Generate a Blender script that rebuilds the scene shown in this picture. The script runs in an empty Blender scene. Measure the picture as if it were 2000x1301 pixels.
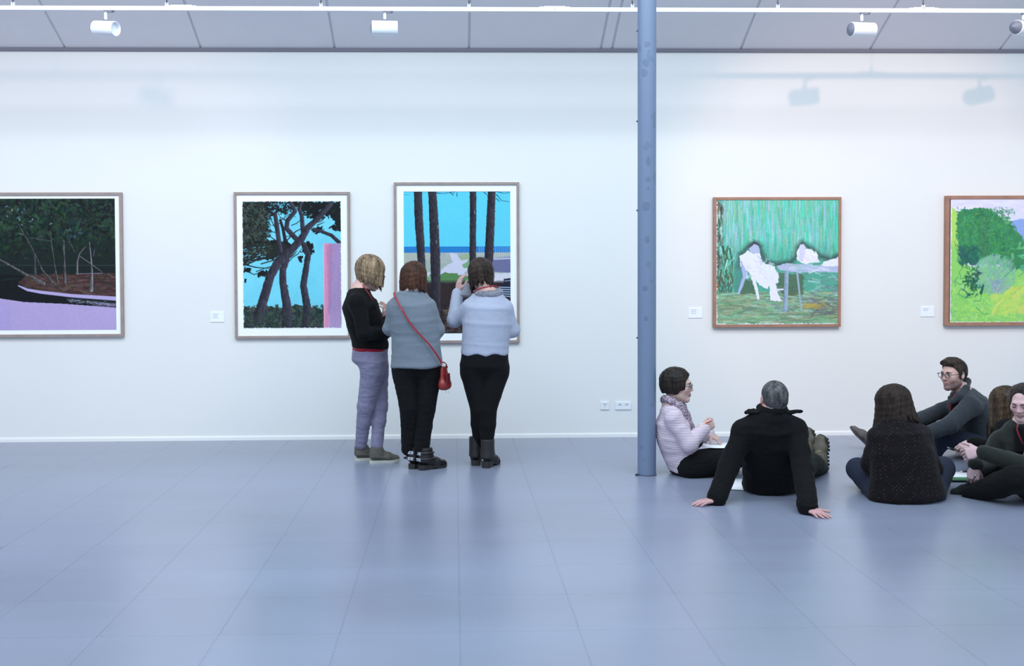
import bpy, bmesh, math, random
import numpy as np
from mathutils import Vector, Matrix
random.seed(7)
rng = np.random.default_rng(11)
scene = bpy.context.scene
col = scene.collection

# ------------------------------------------------------------------ camera
FPX = 2096.0                       # focal length for a 2000 px wide frame
YAW, PITCH, ROLL = math.radians(1.63), math.radians(1.63), math.radians(.224)
EYE = np.array([0., 0., 1.5])
_w = np.array([math.sin(YAW)*math.cos(PITCH), math.cos(YAW)*math.cos(PITCH), -math.sin(PITCH)])
_r0 = np.array([math.cos(YAW), -math.sin(YAW), 0.]); _u0 = np.cross(_r0, _w)
CR = math.cos(ROLL)*_r0 - math.sin(ROLL)*_u0
CU = math.cos(ROLL)*_u0 + math.sin(ROLL)*_r0
PPX, PPY = 946.9, 591.4
cam_d = bpy.data.cameras.new('camera'); cam = bpy.data.objects.new('camera', cam_d); col.objects.link(cam)
cam_d.sensor_width = 36.0; cam_d.lens = 36.0*FPX/2000.0
cam_d.shift_x = (1000-PPX)/2000.0; cam_d.shift_y = -(650.5-PPY)/2000.0
M = Matrix(((CR[0], CU[0], -_w[0], EYE[0]), (CR[1], CU[1], -_w[1], EYE[1]), (CR[2], CU[2], -_w[2], EYE[2]), (0, 0, 0, 1)))
cam.matrix_world = M
cam_d.clip_end = 100
scene.camera = cam

def ray(px, py):
    return _w + CR*((px-PPX)/FPX) - CU*((py-PPY)/FPX)
def J(px, py, Y):
    """the point of the room seen at (px,py) in the photo, at a distance Y along the room"""
    d = ray(px, py); return EYE + d*(Y/d[1])
def G(px, py, z=0.0):
    d = ray(px, py); return EYE + d*((z-1.5)/d[2])

# ------------------------------------------------------------------ world, lights, exposure
DW = 9.66                                     # distance of the exhibition wall
CEIL_Z, CEIL_SLOPE = 3.493, 0.46
w = bpy.data.worlds.new('daylight'); scene.world = w; w.use_nodes = True
bg = w.node_tree.nodes['Background']; bg.inputs[0].default_value = (.69, .84, .985, 1); bg.inputs[1].default_value = 1.13
def area(name, loc, target, sx, sy, energy, color):
    d = bpy.data.lights.new(name, 'AREA'); d.shape = 'RECTANGLE'; d.size = sx; d.size_y = sy; d.energy = energy; d.color = color
    o = bpy.data.objects.new(name, d); col.objects.link(o); o.location = loc
    o.rotation_euler = (Vector(target)-Vector(loc)).to_track_quat('-Z', 'Y').to_euler(); return o
area('skylight', (0, 3.4, 6.3), (0.3, 8.0, 0.0), 10, 3.0, 520, (.73, .89, .99))
area('floor_fill_light', (0, 6.7, 4.9), (0, 9.0, 0.0), 11, .5, 130, (.92, .95, 1.0))  # added fill strip, no such fitting; brightens the floor near the wall
def spot(name, loc, target, energy, color, ang, blend, rad):
    d = bpy.data.lights.new(name, 'SPOT'); d.energy = energy; d.color = color; d.spot_size = math.radians(ang); d.spot_blend = blend; d.shadow_soft_size = rad
    o = bpy.data.objects.new(name, d); col.objects.link(o); o.location = loc
    o.rotation_euler = (Vector(target)-Vector(loc)).to_track_quat('-Z', 'Y').to_euler(); return o
spot('wall_spot', (3.80, 3.6, 5.13), (3.75, DW, 2.0), 560, (1.0, .62, .46), 37, .6, .10)
spot('wall_spot', (0.5, 3.6, 5.13), (0.2, DW, 2.3), 30, (1.0, .80, .82), 40, .6, .22)
spot('wall_spot', (-3.2, 3.6, 5.13), (-3.4, DW, 2.2), 260, (1.0, .64, .58), 40, .6, .26)
scene.view_settings.view_transform = 'Standard'
scene.view_settings.look = 'None'
scene.view_settings.gamma = 1.0
scene.view_settings.use_curve_mapping = False
scene.view_settings.exposure = -0.24

# ------------------------------------------------------------------ materials
def lin(c):
    c = np.asarray(c, dtype=np.float64)/255.0
    return np.where(c <= .04045, c/12.92, ((c+.055)/1.055)**2.4)
def srgb(*c):
    return tuple(float(v) for v in lin(c)) + (1.0,)
def N(nt, t, **kw):
    n = nt.nodes.new(t)
    for k, v in kw.items():
        setattr(n, k, v)
    return n
def mat(name, color, rough=.6, metal=0., noise=0., nscale=8., bump=0., bscale=200., spec=.5, sheen=0., stretch=None, coat=0.):
    m = bpy.data.materials.new(name); m.use_nodes = True; nt = m.node_tree
    b = nt.nodes['Principled BSDF']
    b.inputs['Base Color'].default_value = color; b.inputs['Roughness'].default_value = rough
    b.inputs['Metallic'].default_value = metal; b.inputs['Specular IOR Level'].default_value = spec
    b.inputs['Sheen Weight'].default_value = sheen
    b.inputs['Coat Weight'].default_value = coat
    tc = N(nt, 'ShaderNodeTexCoord'); mp = N(nt, 'ShaderNodeMapping')
    nt.links.new(tc.outputs['Object'], mp.inputs[0])
    if stretch: mp.inputs['Scale'].default_value = stretch
    if noise:
        n = N(nt, 'ShaderNodeTexNoise'); n.inputs['Scale'].default_value = nscale; n.inputs['Detail'].default_value = 5
        nt.links.new(mp.outputs[0], n.inputs['Vector'])
        r = N(nt, 'ShaderNodeMapRange'); r.inputs['From Min'].default_value = .25; r.inputs['From Max'].default_value = .75
        r.inputs['To Min'].default_value = 1-noise; r.inputs['To Max'].default_value = 1+noise
        nt.links.new(n.outputs['Fac'], r.inputs[0])
        x = N(nt, 'ShaderNodeMix', data_type='RGBA', blend_type='MULTIPLY'); x.inputs[0].default_value = 1
        x.inputs[6].default_value = color; nt.links.new(r.outputs[0], x.inputs[7])
        nt.links.new(x.outputs[2], b.inputs['Base Color'])
    if bump:
        n2 = N(nt, 'ShaderNodeTexNoise'); n2.inputs['Scale'].default_value = bscale; n2.inputs['Detail'].default_value = 3
        nt.links.new(mp.outputs[0], n2.inputs['Vector'])
        bm_ = N(nt, 'ShaderNodeBump'); bm_.inputs['Strength'].default_value = bump; bm_.inputs['Distance'].default_value = .004
        nt.links.new(n2.outputs['Fac'], bm_.inputs['Height']); nt.links.new(bm_.outputs[0], b.inputs['Normal'])
    return m
def attr_mat(name, rough=.6, bump=0., bscale=300., sss=0., spec=.4):
    m = mat(name, (.5, .5, .5, 1), rough, bump=bump, bscale=bscale, spec=spec)
    nt = m.node_tree; a = N(nt, 'ShaderNodeAttribute', attribute_name='Col')
    b = nt.nodes['Principled BSDF']
    nt.links.new(a.outputs['Color'], b.inputs['Base Color'])
    if sss:
        b.inputs['Subsurface Weight'].default_value = sss; b.inputs['Subsurface Radius'].default_value = (.02, .008, .005); b.inputs['Subsurface Scale'].default_value = .5
    return m

# ------------------------------------------------------------------ object helpers
def tag(o, label=None, cat=None, group=None, kind=None):
    for k, v in (('label', label), ('category', cat), ('group', group), ('kind', kind)):
        if v: o[k] = v
    return o
def empty(name, loc):
    o = bpy.data.objects.new(name, None); o.empty_display_size = .1; o.location = tuple(loc); col.objects.link(o); return o
def link(name, me, m=None, parent=None, smooth=True):
    """links a mesh given in room coordinates; under a parent its vertices are moved into the parent's frame"""
    o = bpy.data.objects.new(name, me)
    if m: me.materials.append(m)
    if smooth and len(me.polygons):
        me.polygons.foreach_set('use_smooth', [True]*len(me.polygons))
    if parent:
        off = np.zeros(3); p = parent
        while p is not None:
            off += np.array(p.location); p = p.parent
        me.transform(Matrix.Translation(Vector(-off)))
        o.parent = parent
    col.objects.link(o); return o
def from_bm(name, bm, m=None, parent=None, smooth=False):
    me = bpy.data.meshes.new(name); bm.normal_update(); bm.to_mesh(me); bm.free()
    return link(name, me, m, parent, smooth)
def from_np(name, V, F, m=None, parent=None, smooth=True, colors=None):
    me = bpy.data.meshes.new(name)
    V = np.asarray(V, dtype=np.float32); F = np.asarray(F, dtype=np.int32); k = F.shape[1]
    me.vertices.add(len(V)); me.vertices.foreach_set('co', V.ravel())
    me.loops.add(F.size); me.loops.foreach_set('vertex_index', F.ravel())
    me.polygons.add(len(F)); me.polygons.foreach_set('loop_start', np.arange(len(F), dtype=np.int32)*k)
    me.update(calc_edges=True)
    if colors is not None:
        a = me.color_attributes.new('Col', 'FLOAT_COLOR', 'POINT')
        c = np.ones((len(V), 4), dtype=np.float32); c[:, :3] = colors; a.data.foreach_set('color', c.ravel())
    return link(name, me, m, parent, smooth)
def box(bm, lo, hi, bevel=0., rot=None):
    lo, hi = np.array(lo, float), np.array(hi, float)
    r = bmesh.ops.create_cube(bm, size=1.0)
    bmesh.ops.scale(bm, vec=Vector(hi-lo), verts=r['verts'])
    vs = r['verts']
    if bevel:
        es = {e for v in vs for e in v.link_edges}
        rb = bmesh.ops.bevel(bm, geom=list(es), offset=bevel, segments=2, affect='EDGES', profile=.6)
        vs = list({v for f in rb['faces'] for v in f.verts} | {v for v in vs if v.is_valid})
        vs = list({v for v in vs})
    c = Vector((lo+hi)/2)
    if rot is not None: bmesh.ops.transform(bm, matrix=rot, verts=vs)
    bmesh.ops.translate(bm, vec=c, verts=vs)
    return vs
def tube(bm, pts, radii, seg=10, cap=True, closed=False):
    pts = [Vector(p) for p in pts]; n = len(pts)
    if not hasattr(radii, '__len__'): radii = [radii]*n
    rings = []; prev = None
    for i, p in enumerate(pts):
        if closed: t = pts[(i+1) % n]-pts[i-1]
        else: t = pts[min(i+1, n-1)]-pts[max(i-1, 0)]
        t.normalize()
        if prev is None:
            a = Vector((0, 0, 1)) if abs(t.z) < .9 else Vector((1, 0, 0))
            u = t.cross(a).normalized()
        else:
            u = (prev - t*prev.dot(t)).normalized()
        prev = u; v = t.cross(u)
        rings.append([bm.verts.new(p + (u*math.cos(2*math.pi*k/seg) + v*math.sin(2*math.pi*k/seg))*radii[i]) for k in range(seg)])
    m = n if closed else n-1
    for i in range(m):
        A, B = rings[i], rings[(i+1) % n]
        for k in range(seg):
            bm.faces.new((A[k], A[(k+1) % seg], B[(k+1) % seg], B[k]))
    if cap and not closed:
        bm.faces.new(rings[0][::-1]); bm.faces.new(rings[-1])
    return rings
def tube_obj(name, pts, radii, m, parent=None, seg=10, closed=False):
    bm = bmesh.new(); tube(bm, pts, radii, seg, closed=closed); bmesh.ops.recalc_face_normals(bm, faces=bm.faces[:])
    return from_bm(name, bm, m, parent, True)
def lathe(bm, p0, axis, profile, seg=28):
    """profile: (distance along axis, radius)"""
    a = Vector(axis).normalized(); p0 = Vector(p0)
    u = a.cross(Vector((0, 0, 1)) if abs(a.z) < .9 else Vector((1, 0, 0))).normalized(); v = a.cross(u)
    rings = []
    for d, r in profile:
        rings.append([bm.verts.new(p0 + a*d + (u*math.cos(2*math.pi*k/seg)+v*math.sin(2*math.pi*k/seg))*max(r, 1e-5)) for k in range(seg)])
    for A, B in zip(rings, rings[1:]):
        for k in range(seg): bm.faces.new((A[k], A[(k+1) % seg], B[(k+1) % seg], B[k]))
    bm.faces.new(rings[0][::-1]); bm.faces.new(rings[-1])
    bmesh.ops.recalc_face_normals(bm, faces=bm.faces[:])
def autosmooth(o, ang=35):
    me = o.data
    me.polygons.foreach_set('use_smooth', [True]*len(me.polygons))
    bm = bmesh.new(); bm.from_mesh(me)
    for e in bm.edges:
        if len(e.link_faces) == 2 and e.calc_face_angle(0) > math.radians(ang): e.smooth = False
    bm.to_mesh(me); bm.free(); return o

# ------------------------------------------------------------------ the room
XL, XR = -9.0, 9.0
m_wall = mat('white_wall_paint', (.765, .762, .752, 1), .85, noise=.012, nscale=1.3, bump=.05, bscale=60)
bm = bmesh.new(); box(bm, (XL, DW, -.05), (XR, DW+.25, CEIL_Z+.12))
tag(from_bm('wall_back', bm, m_wall), 'white painted gallery wall that carries the pictures', kind='structure')
m_base = mat('white_skirting', (.83, .82, .81, 1), .45)
bm = bmesh.new()
prof = [(0, 0), (-.010, 0), (-.010, .026), (-.007, .036), (0, .039)]
A = [bm.verts.new((XL, DW+y, z)) for y, z in prof]; B = [bm.verts.new((XR, DW+y, z)) for y, z in prof]
for k in range(len(prof)):
    k2 = (k+1) % len(prof); bm.faces.new((A[k], A[k2], B[k2], B[k]))
bm.faces.new(A[::-1]); bm.faces.new(B); bmesh.ops.recalc_face_normals(bm, faces=bm.faces[:])
tag(from_bm('baseboard_back', bm, m_base), 'low white skirting strip along the foot of the white wall', kind='structure')

# floor: a slab and the interlocking vinyl tiles laid on it
m_slab = mat('floor_underlay', srgb(128, 134, 152), .8)
bm = bmesh.new(); box(bm, (XL, -2.0, -.15), (XR, DW, -.006))
floor = tag(from_bm('floor', bm, m_slab), 'blue grey floor of square interlocking tiles', kind='structure')
def floor_material():
    m = bpy.data.materials.new('blue_grey_floor_tile'); m.use_nodes = True; nt = m.node_tree; b = nt.nodes['Principled BSDF']
    g = N(nt, 'ShaderNodeNewGeometry'); oi = N(nt, 'ShaderNodeObjectInfo')
    n1 = N(nt, 'ShaderNodeTexNoise'); n1.inputs['Scale'].default_value = .55; n1.inputs['Detail'].default_value = 6; n1.inputs['Roughness'].default_value = .6
    mp = N(nt, 'ShaderNodeMapping'); mp.inputs['Scale'].default_value = (.55, 1.6, 1)
    nt.links.new(g.outputs['Position'], mp.inputs[0]); nt.links.new(mp.outputs[0], n1.inputs['Vector'])
    n2 = N(nt, 'ShaderNodeTexNoise'); n2.inputs['Scale'].default_value = 160; n2.inputs['Detail'].default_value = 2
    nt.links.new(g.outputs['Position'], n2.inputs['Vector'])
    cr = N(nt, 'ShaderNodeValToRGB'); cr.color_ramp.elements[0].position = .30; cr.color_ramp.elements[1].position = .72
    cr.color_ramp.elements[0].color = srgb(124, 129, 147); cr.color_ramp.elements[1].color = srgb(138, 145, 168)
    nt.links.new(n1.outputs['Fac'], cr.inputs[0])
    mr = N(nt, 'ShaderNodeMapRange'); mr.inputs['To Min'].default_value = .985; mr.inputs['To Max'].default_value = 1.015
    nt.links.new(oi.outputs['Random'], mr.inputs[0])
    mr2 = N(nt, 'ShaderNodeMapRange'); mr2.inputs['From Min'].default_value = .3; mr2.inputs['From Max'].default_value = .7; mr2.inputs['To Min'].default_value = .95; mr2.inputs['To Max'].default_value = 1.05
    nt.links.new(n2.outputs['Fac'], mr2.inputs[0])
    mu = N(nt, 'ShaderNodeMath', operation='MULTIPLY'); nt.links.new(mr.outputs[0], mu.inputs[0]); nt.links.new(mr2.outputs[0], mu.inputs[1])
    x = N(nt, 'ShaderNodeMix', data_type='RGBA', blend_type='MULTIPLY'); x.inputs[0].default_value = 1
    nt.links.new(cr.outputs[0], x.inputs[6]); nt.links.new(mu.outputs[0], x.inputs[7]); nt.links.new(x.outputs[2], b.inputs['Base Color'])
    rr = N(nt, 'ShaderNodeMapRange'); rr.inputs['To Min'].default_value = .24; rr.inputs['To Max'].default_value = .34
    nt.links.new(n1.outputs['Fac'], rr.inputs[0]); nt.links.new(rr.outputs[0], b.inputs['Roughness'])
    b.inputs['Specular IOR Level'].default_value = 1.0
    n3 = N(nt, 'ShaderNodeTexNoise'); n3.inputs['Scale'].default_value = 9; n3.inputs['Detail'].default_value = 3
    nt.links.new(g.outputs['Position'], n3.inputs['Vector'])
    bp = N(nt, 'ShaderNodeBump'); bp.inputs['Strength'].default_value = .04; bp.inputs['Distance'].default_value = .01
    nt.links.new(n3.outputs['Fac'], bp.inputs['Height']); nt.links.new(bp.outputs[0], b.inputs['Normal'])
    return m
m_tile = floor_material()
TS = .5
def tile_mesh():
    gap, tooth, nt_ = .0004, .005, 12
    side = []
    st = TS/nt_
    for k in range(nt_):                                   # a dovetailed edge running along +x
        x = k*st
        side += [(x+st*.00, 0), (x+st*.18, tooth), (x+st*.50, tooth), (x+st*.68, 0)]
    out = []
    def clampg(x): return min(max(x, gap), TS-gap)
    bottom = [(x, y) for x, y in side]
    right = [(TS-y, x) for x, y in side]
    top = [(x, TS+y) for x, y in side][::-1]
    left = [(-y, x) for x, y in side][::-1]
    loop = [(x, y+gap) for x, y in bottom] + [(x-gap, y) for x, y in right] + [(TS-gap, TS-gap)] + [(x, y-gap) for x, y in top] + [(x+gap, y) for x, y in left]
    bm = bmesh.new()
    v1 = [bm.verts.new((x-TS/2, y-TS/2, 0)) for x, y in loop]
    v0 = [bm.verts.new((x-TS/2, y-TS/2, -.006)) for x, y in loop]
    n = len(loop)
    bm.faces.new(v1)
    for k in range(n): bm.faces.new((v1[k], v0[k], v0[(k+1) % n], v1[(k+1) % n]))
    bmesh.ops.recalc_face_normals(bm, faces=bm.faces[:])
    me = bpy.data.meshes.new('floor_tile'); bm.to_mesh(me); bm.free(); me.materials.append(m_tile); return me
tile_me = tile_mesh()
gx0 = G(900, 1300)[0]; gx0 = gx0 - round(gx0/TS)*TS
gy0 = G(900, 1235)[1]; gy0 = gy0 % TS
cells = []
for i in range(-16, 18):
    for j in range(0, 20):
        x, y = gx0+(i+.5)*TS, gy0+(j+.5)*TS
        if y+TS/2 > DW+.01: continue
        cells.append((x, y))
def seen_cell(x, y):
    if y < 3.7: return False
    d = np.array([x, y, 0])-EYE; zc = d@_w
    px = PPX+FPX*(d@CR)/zc; half = FPX*TS*.55/zc
    return -half < px < 2000+half
rest = bmesh.new()
for x, y in cells:
    if seen_cell(x, y):
        o = bpy.data.objects.new('floor_tile', tile_me); o.location = (x, y, 0); o.parent = floor; col.objects.link(o)
    else:
        vs = [rest.verts.new((x+sx*(TS/2-.001), y+sy*(TS/2-.001), 0)) for sx, sy in ((-1, -1), (1, -1), (1, 1), (-1, 1))]
        rest.faces.new(vs)
# the cut strip along the wall
ylast = gy0 + (math.floor((DW-gy0)/TS+.01))*TS
for i in range(-16, 18):
    x = gx0+i*TS
    vs = [rest.verts.new(p) for p in ((x+.001, ylast+.002, 0), (x+TS-.001, ylast+.002, 0), (x+TS-.001, DW-.001, 0), (x+.001, DW-.001, 0))]
    rest.faces.new(vs)
tag(from_bm('outer_floor_tiles', rest, m_tile, floor), kind='stuff')

# sloping ceiling: boards with flat grey cover strips between them
m_ceil = mat('ceiling_panel_grey', srgb(232, 229, 233), .9, noise=.02, nscale=2.5)
m_strip = mat('ceiling_joint_strip', srgb(212, 213, 219), .8)
def cz(y): return CEIL_Z + (DW-y)*CEIL_SLOPE
bm = bmesh.new()
CY0 = 7.5
q = [(XL, DW, cz(DW)+.010), (XR, DW, cz(DW)+.010), (XR, CY0, cz(CY0)+.010), (XL, CY0, cz(CY0)+.010)]
lo_ = [bm.verts.new(p) for p in q]; hi_ = [bm.verts.new((p[0], p[1], p[2]+.1)) for p in q]
bm.faces.new(lo_); bm.faces.new(hi_[::-1])
for k in range(4): bm.faces.new((lo_[k], hi_[k], hi_[(k+1) % 4], lo_[(k+1) % 4]))
bmesh.ops.recalc_face_normals(bm, faces=bm.faces[:])
ceiling = tag(from_bm('ceiling', bm, m_strip), 'sloping grey panelled ceiling falling towards the white wall', kind='structure')
def ceil_piece(name, xa, xb, drop, thick, m):
    bm = bmesh.new()
    y0, y1 = DW-.004, CY0
    lo = [bm.verts.new(p) for p in ((xa, y0, cz(y0)-drop), (xb, y0, cz(y0)-drop), (xb, y1, cz(y1)-drop), (xa, y1, cz(y1)-drop))]
    hi = [bm.verts.new((v.co.x, v.co.y, v.co.z+thick)) for v in lo]
    bm.faces.new(lo); bm.faces.new(hi[::-1])
    for k in range(4): bm.faces.new((lo[k], hi[k], hi[(k+1) % 4], lo[(k+1) % 4]))
    bmesh.ops.recalc_face_normals(bm, faces=bm.faces[:])
    return from_bm(name, bm, m, ceiling)
jx = [J(p, 96, DW)[0] for p in (128, 393, 654, 916, 1173, 1195, 1446, 1698, 1951)]
pitch_c = (jx[4]-jx[0])/4
left = [jx[0]-pitch_c*k for k in range(4, 0, -1)]; right = [jx[-1]+pitch_c*k for k in range(1, 4)]
jx = left + jx + right
for a, b in zip(jx, jx[1:]):
    ceil_piece('ceiling_panel', a+.011, b-.011, 0, .0095, m_ceil)
m_gap = mat('painted_shadow_joint', srgb(120, 118, 130), .9)  # dark colour stands in for the shadow line under the ceiling
bm = bmesh.new()
box(bm, (XL, DW-.020, CEIL_Z-.022), (XR, DW+.001, CEIL_Z+.004))
tag(from_bm('shadow_strip_1', bm, m_gap), 'thin dark strip painted as shadow in the joint between ceiling and white wall', kind='structure')
# ------------------------------------------------------------------ painter: small raster in the photo's pixel units
def vnoise2(X, Y, seed=0):
    xi = np.floor(X).astype(np.int64); yi = np.floor(Y).astype(np.int64); xf = X-xi; yf = Y-yi
    xf = xf*xf*(3-2*xf); yf = yf*yf*(3-2*yf)
    def h(a, b):
        n = (a*374761393 + b*668265263 + seed*1442695041) & 0xffffffff
        n = ((n ^ (n >> 13))*1274126177) & 0xffffffff
        return ((n ^ (n >> 16)) & 0xffff)/65535.0
    return (h(xi, yi)*(1-xf)+h(xi+1, yi)*xf)*(1-yf) + (h(xi, yi+1)*(1-xf)+h(xi+1, yi+1)*xf)*yf
def fbm2(X, Y, seed=0, o=4):
    s = 0; a = .5; t = 0
    for k in range(o):
        s = s+a*vnoise2(X*2**k, Y*2**k, seed+k*17); t += a; a *= .5
    return s/t
class Art:
    def __init__(self, x0, y0, x1, y1, res=1.25, base=(255, 255, 255)):
        self.x0, self.y0, self.x1, self.y1 = x0, y0, x1, y1
        self.nx = int((x1-x0)*res); self.ny = int((y1-y0)*res)
        gx = np.linspace(x0, x1, self.nx); gy = np.linspace(y0, y1, self.ny)
        self.X, self.Y = np.meshgrid(gx, gy)
        self.I = np.empty((self.ny, self.nx, 3)); self.I[:] = base; self.res = res
    def win(self, xa, ya, xb, yb):
        i0 = max(0, int((xa-self.x0)/(self.x1-self.x0)*(self.nx-1))-1); i1 = min(self.nx, int((xb-self.x0)/(self.x1-self.x0)*(self.nx-1))+3)
        j0 = max(0, int((ya-self.y0)/(self.y1-self.y0)*(self.ny-1))-1); j1 = min(self.ny, int((yb-self.y0)/(self.y1-self.y0)*(self.ny-1))+3)
        if i1 <= i0 or j1 <= j0: return None
        return slice(j0, j1), slice(i0, i1)
    def put(self, s, a, c):
        a = np.clip(a, 0, 1)[..., None]; self.I[s] = self.I[s]*(1-a)+np.asarray(c, float)*a
    def fill(self, mask, c): self.put((slice(None), slice(None)), mask, c)
    def poly(self, pts, c, rough=0., alpha=1., seed=3, rs=.25):
        p = np.array(pts, float); s = self.win(p[:, 0].min()-4, p[:, 1].min()-4, p[:, 0].max()+4, p[:, 1].max()+4)
        if s is None: return
        X, Y = self.X[s], self.Y[s]
        if rough:
            dx = (fbm2(X*rs, Y*rs, seed)-.5)*2*rough; dy = (fbm2(X*rs, Y*rs, seed+50)-.5)*2*rough; X, Y = X+dx, Y+dy
        inside = np.zeros(X.shape, bool)
        for (xa, ya), (xb, yb) in zip(p, np.roll(p, -1, 0)):
            cnd = ((ya > Y) != (yb > Y)); 
            if yb != ya: inside ^= cnd & (X < (xb-xa)*(Y-ya)/(yb-ya)+xa)
        self.put(s, inside*alpha, c)
    def line(self, pts, w, c, rough=0., alpha=1., seed=5, rs=.3, shade=None):
        p = np.array(pts, float); n = len(p)
        w = np.full(n, w, float) if not hasattr(w, '__len__') else np.array(w, float)
        m = w.max()/2+3+rough
        s = self.win(p[:, 0].min()-m, p[:, 1].min()-m, p[:, 0].max()+m, p[:, 1].max()+m)
        if s is None: return
        X, Y = self.X[s], self.Y[s]
        best = np.full(X.shape, 1e9); side = np.zeros(X.shape)
        for k in range(n-1):
            a, b = p[k], p[k+1]; d = b-a; L2 = max(d@d, 1e-9)
            t = np.clip(((X-a[0])*d[0]+(Y-a[1])*d[1])/L2, 0, 1)
            ox, oy = X-a[0]-t*d[0], Y-a[1]-t*d[1]
            ww = (w[k]+(w[k+1]-w[k])*t)/2
            dd = np.hypot(ox, oy)-ww
            sd = ox/np.maximum(ww, .5)
            side = np.where(dd < best, sd, side); best = np.minimum(best, dd)
        if rough: best = best+(fbm2(X*rs, Y*rs, seed)-.5)*2*rough
        al = np.clip(.5-best*self.res*.9, 0, 1)*alpha
        if shade is None: self.put(s, al, c)
        else:
            k = np.clip(.5+.5*side+(fbm2(X*.5, Y*.16, seed+3)-.5)*1.3, 0, 1)[..., None]
            cc = np.asarray(c, float)*(1-k)+np.asarray(shade, float)*k
            a = al[..., None]; self.I[s] = self.I[s]*(1-a)+cc*a
    def dabs(self, n, where, size, cols, ang=None, aspect=1.6, alpha=.9, seed=0, wob=.25):
        """brush dabs; where(rng)->x,y"""
        r = np.random.default_rng(seed)
        for k in range(n):
            x, y = where(r); L = size*(.6+.8*r.random()); th = (r.random()*math.pi if ang is None else ang+r.normal()*wob)
            dx, dy = math.cos(th)*L*aspect/2, math.sin(th)*L*aspect/2
            c = np.array(cols[int(r.integers(len(cols)))], float)+r.normal(size=3)*6
            self.line([(x-dx, y-dy), (x+dx, y+dy)], [L*.7, L*.35], c, alpha=alpha*(.6+.4*r.random()))
    def jitter(self, amt, sx=.6, sy=.6, seed=9):
        self.I += ((fbm2(self.X*sx, self.Y*sy, seed, 3)-.5)*2*amt)[..., None]
    def mesh(self, name, x0, x1, zt, zb, y, m, parent):
        nx, ny = self.nx, self.ny
        u = np.linspace(x0, x1, nx); v = np.linspace(zt, zb, ny)
        V = np.zeros((ny, nx, 3)); V[..., 0] = u[None]; V[..., 2] = v[:, None]; V[..., 1] = y
        idx = np.arange(nx*ny).reshape(ny, nx)
        F = np.stack([idx[:-1, :-1], idx[1:, :-1], idx[1:, 1:], idx[:-1, 1:]], -1).reshape(-1, 4)
        return from_np(name, V.reshape(-1, 3), F, m, parent, False, lin(np.clip(self.I, 0, 255)).reshape(-1, 3))
def rect_pts(xa, ya, xb, yb): return lambda r: (r.uniform(xa, xb), r.uniform(ya, yb))

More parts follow.
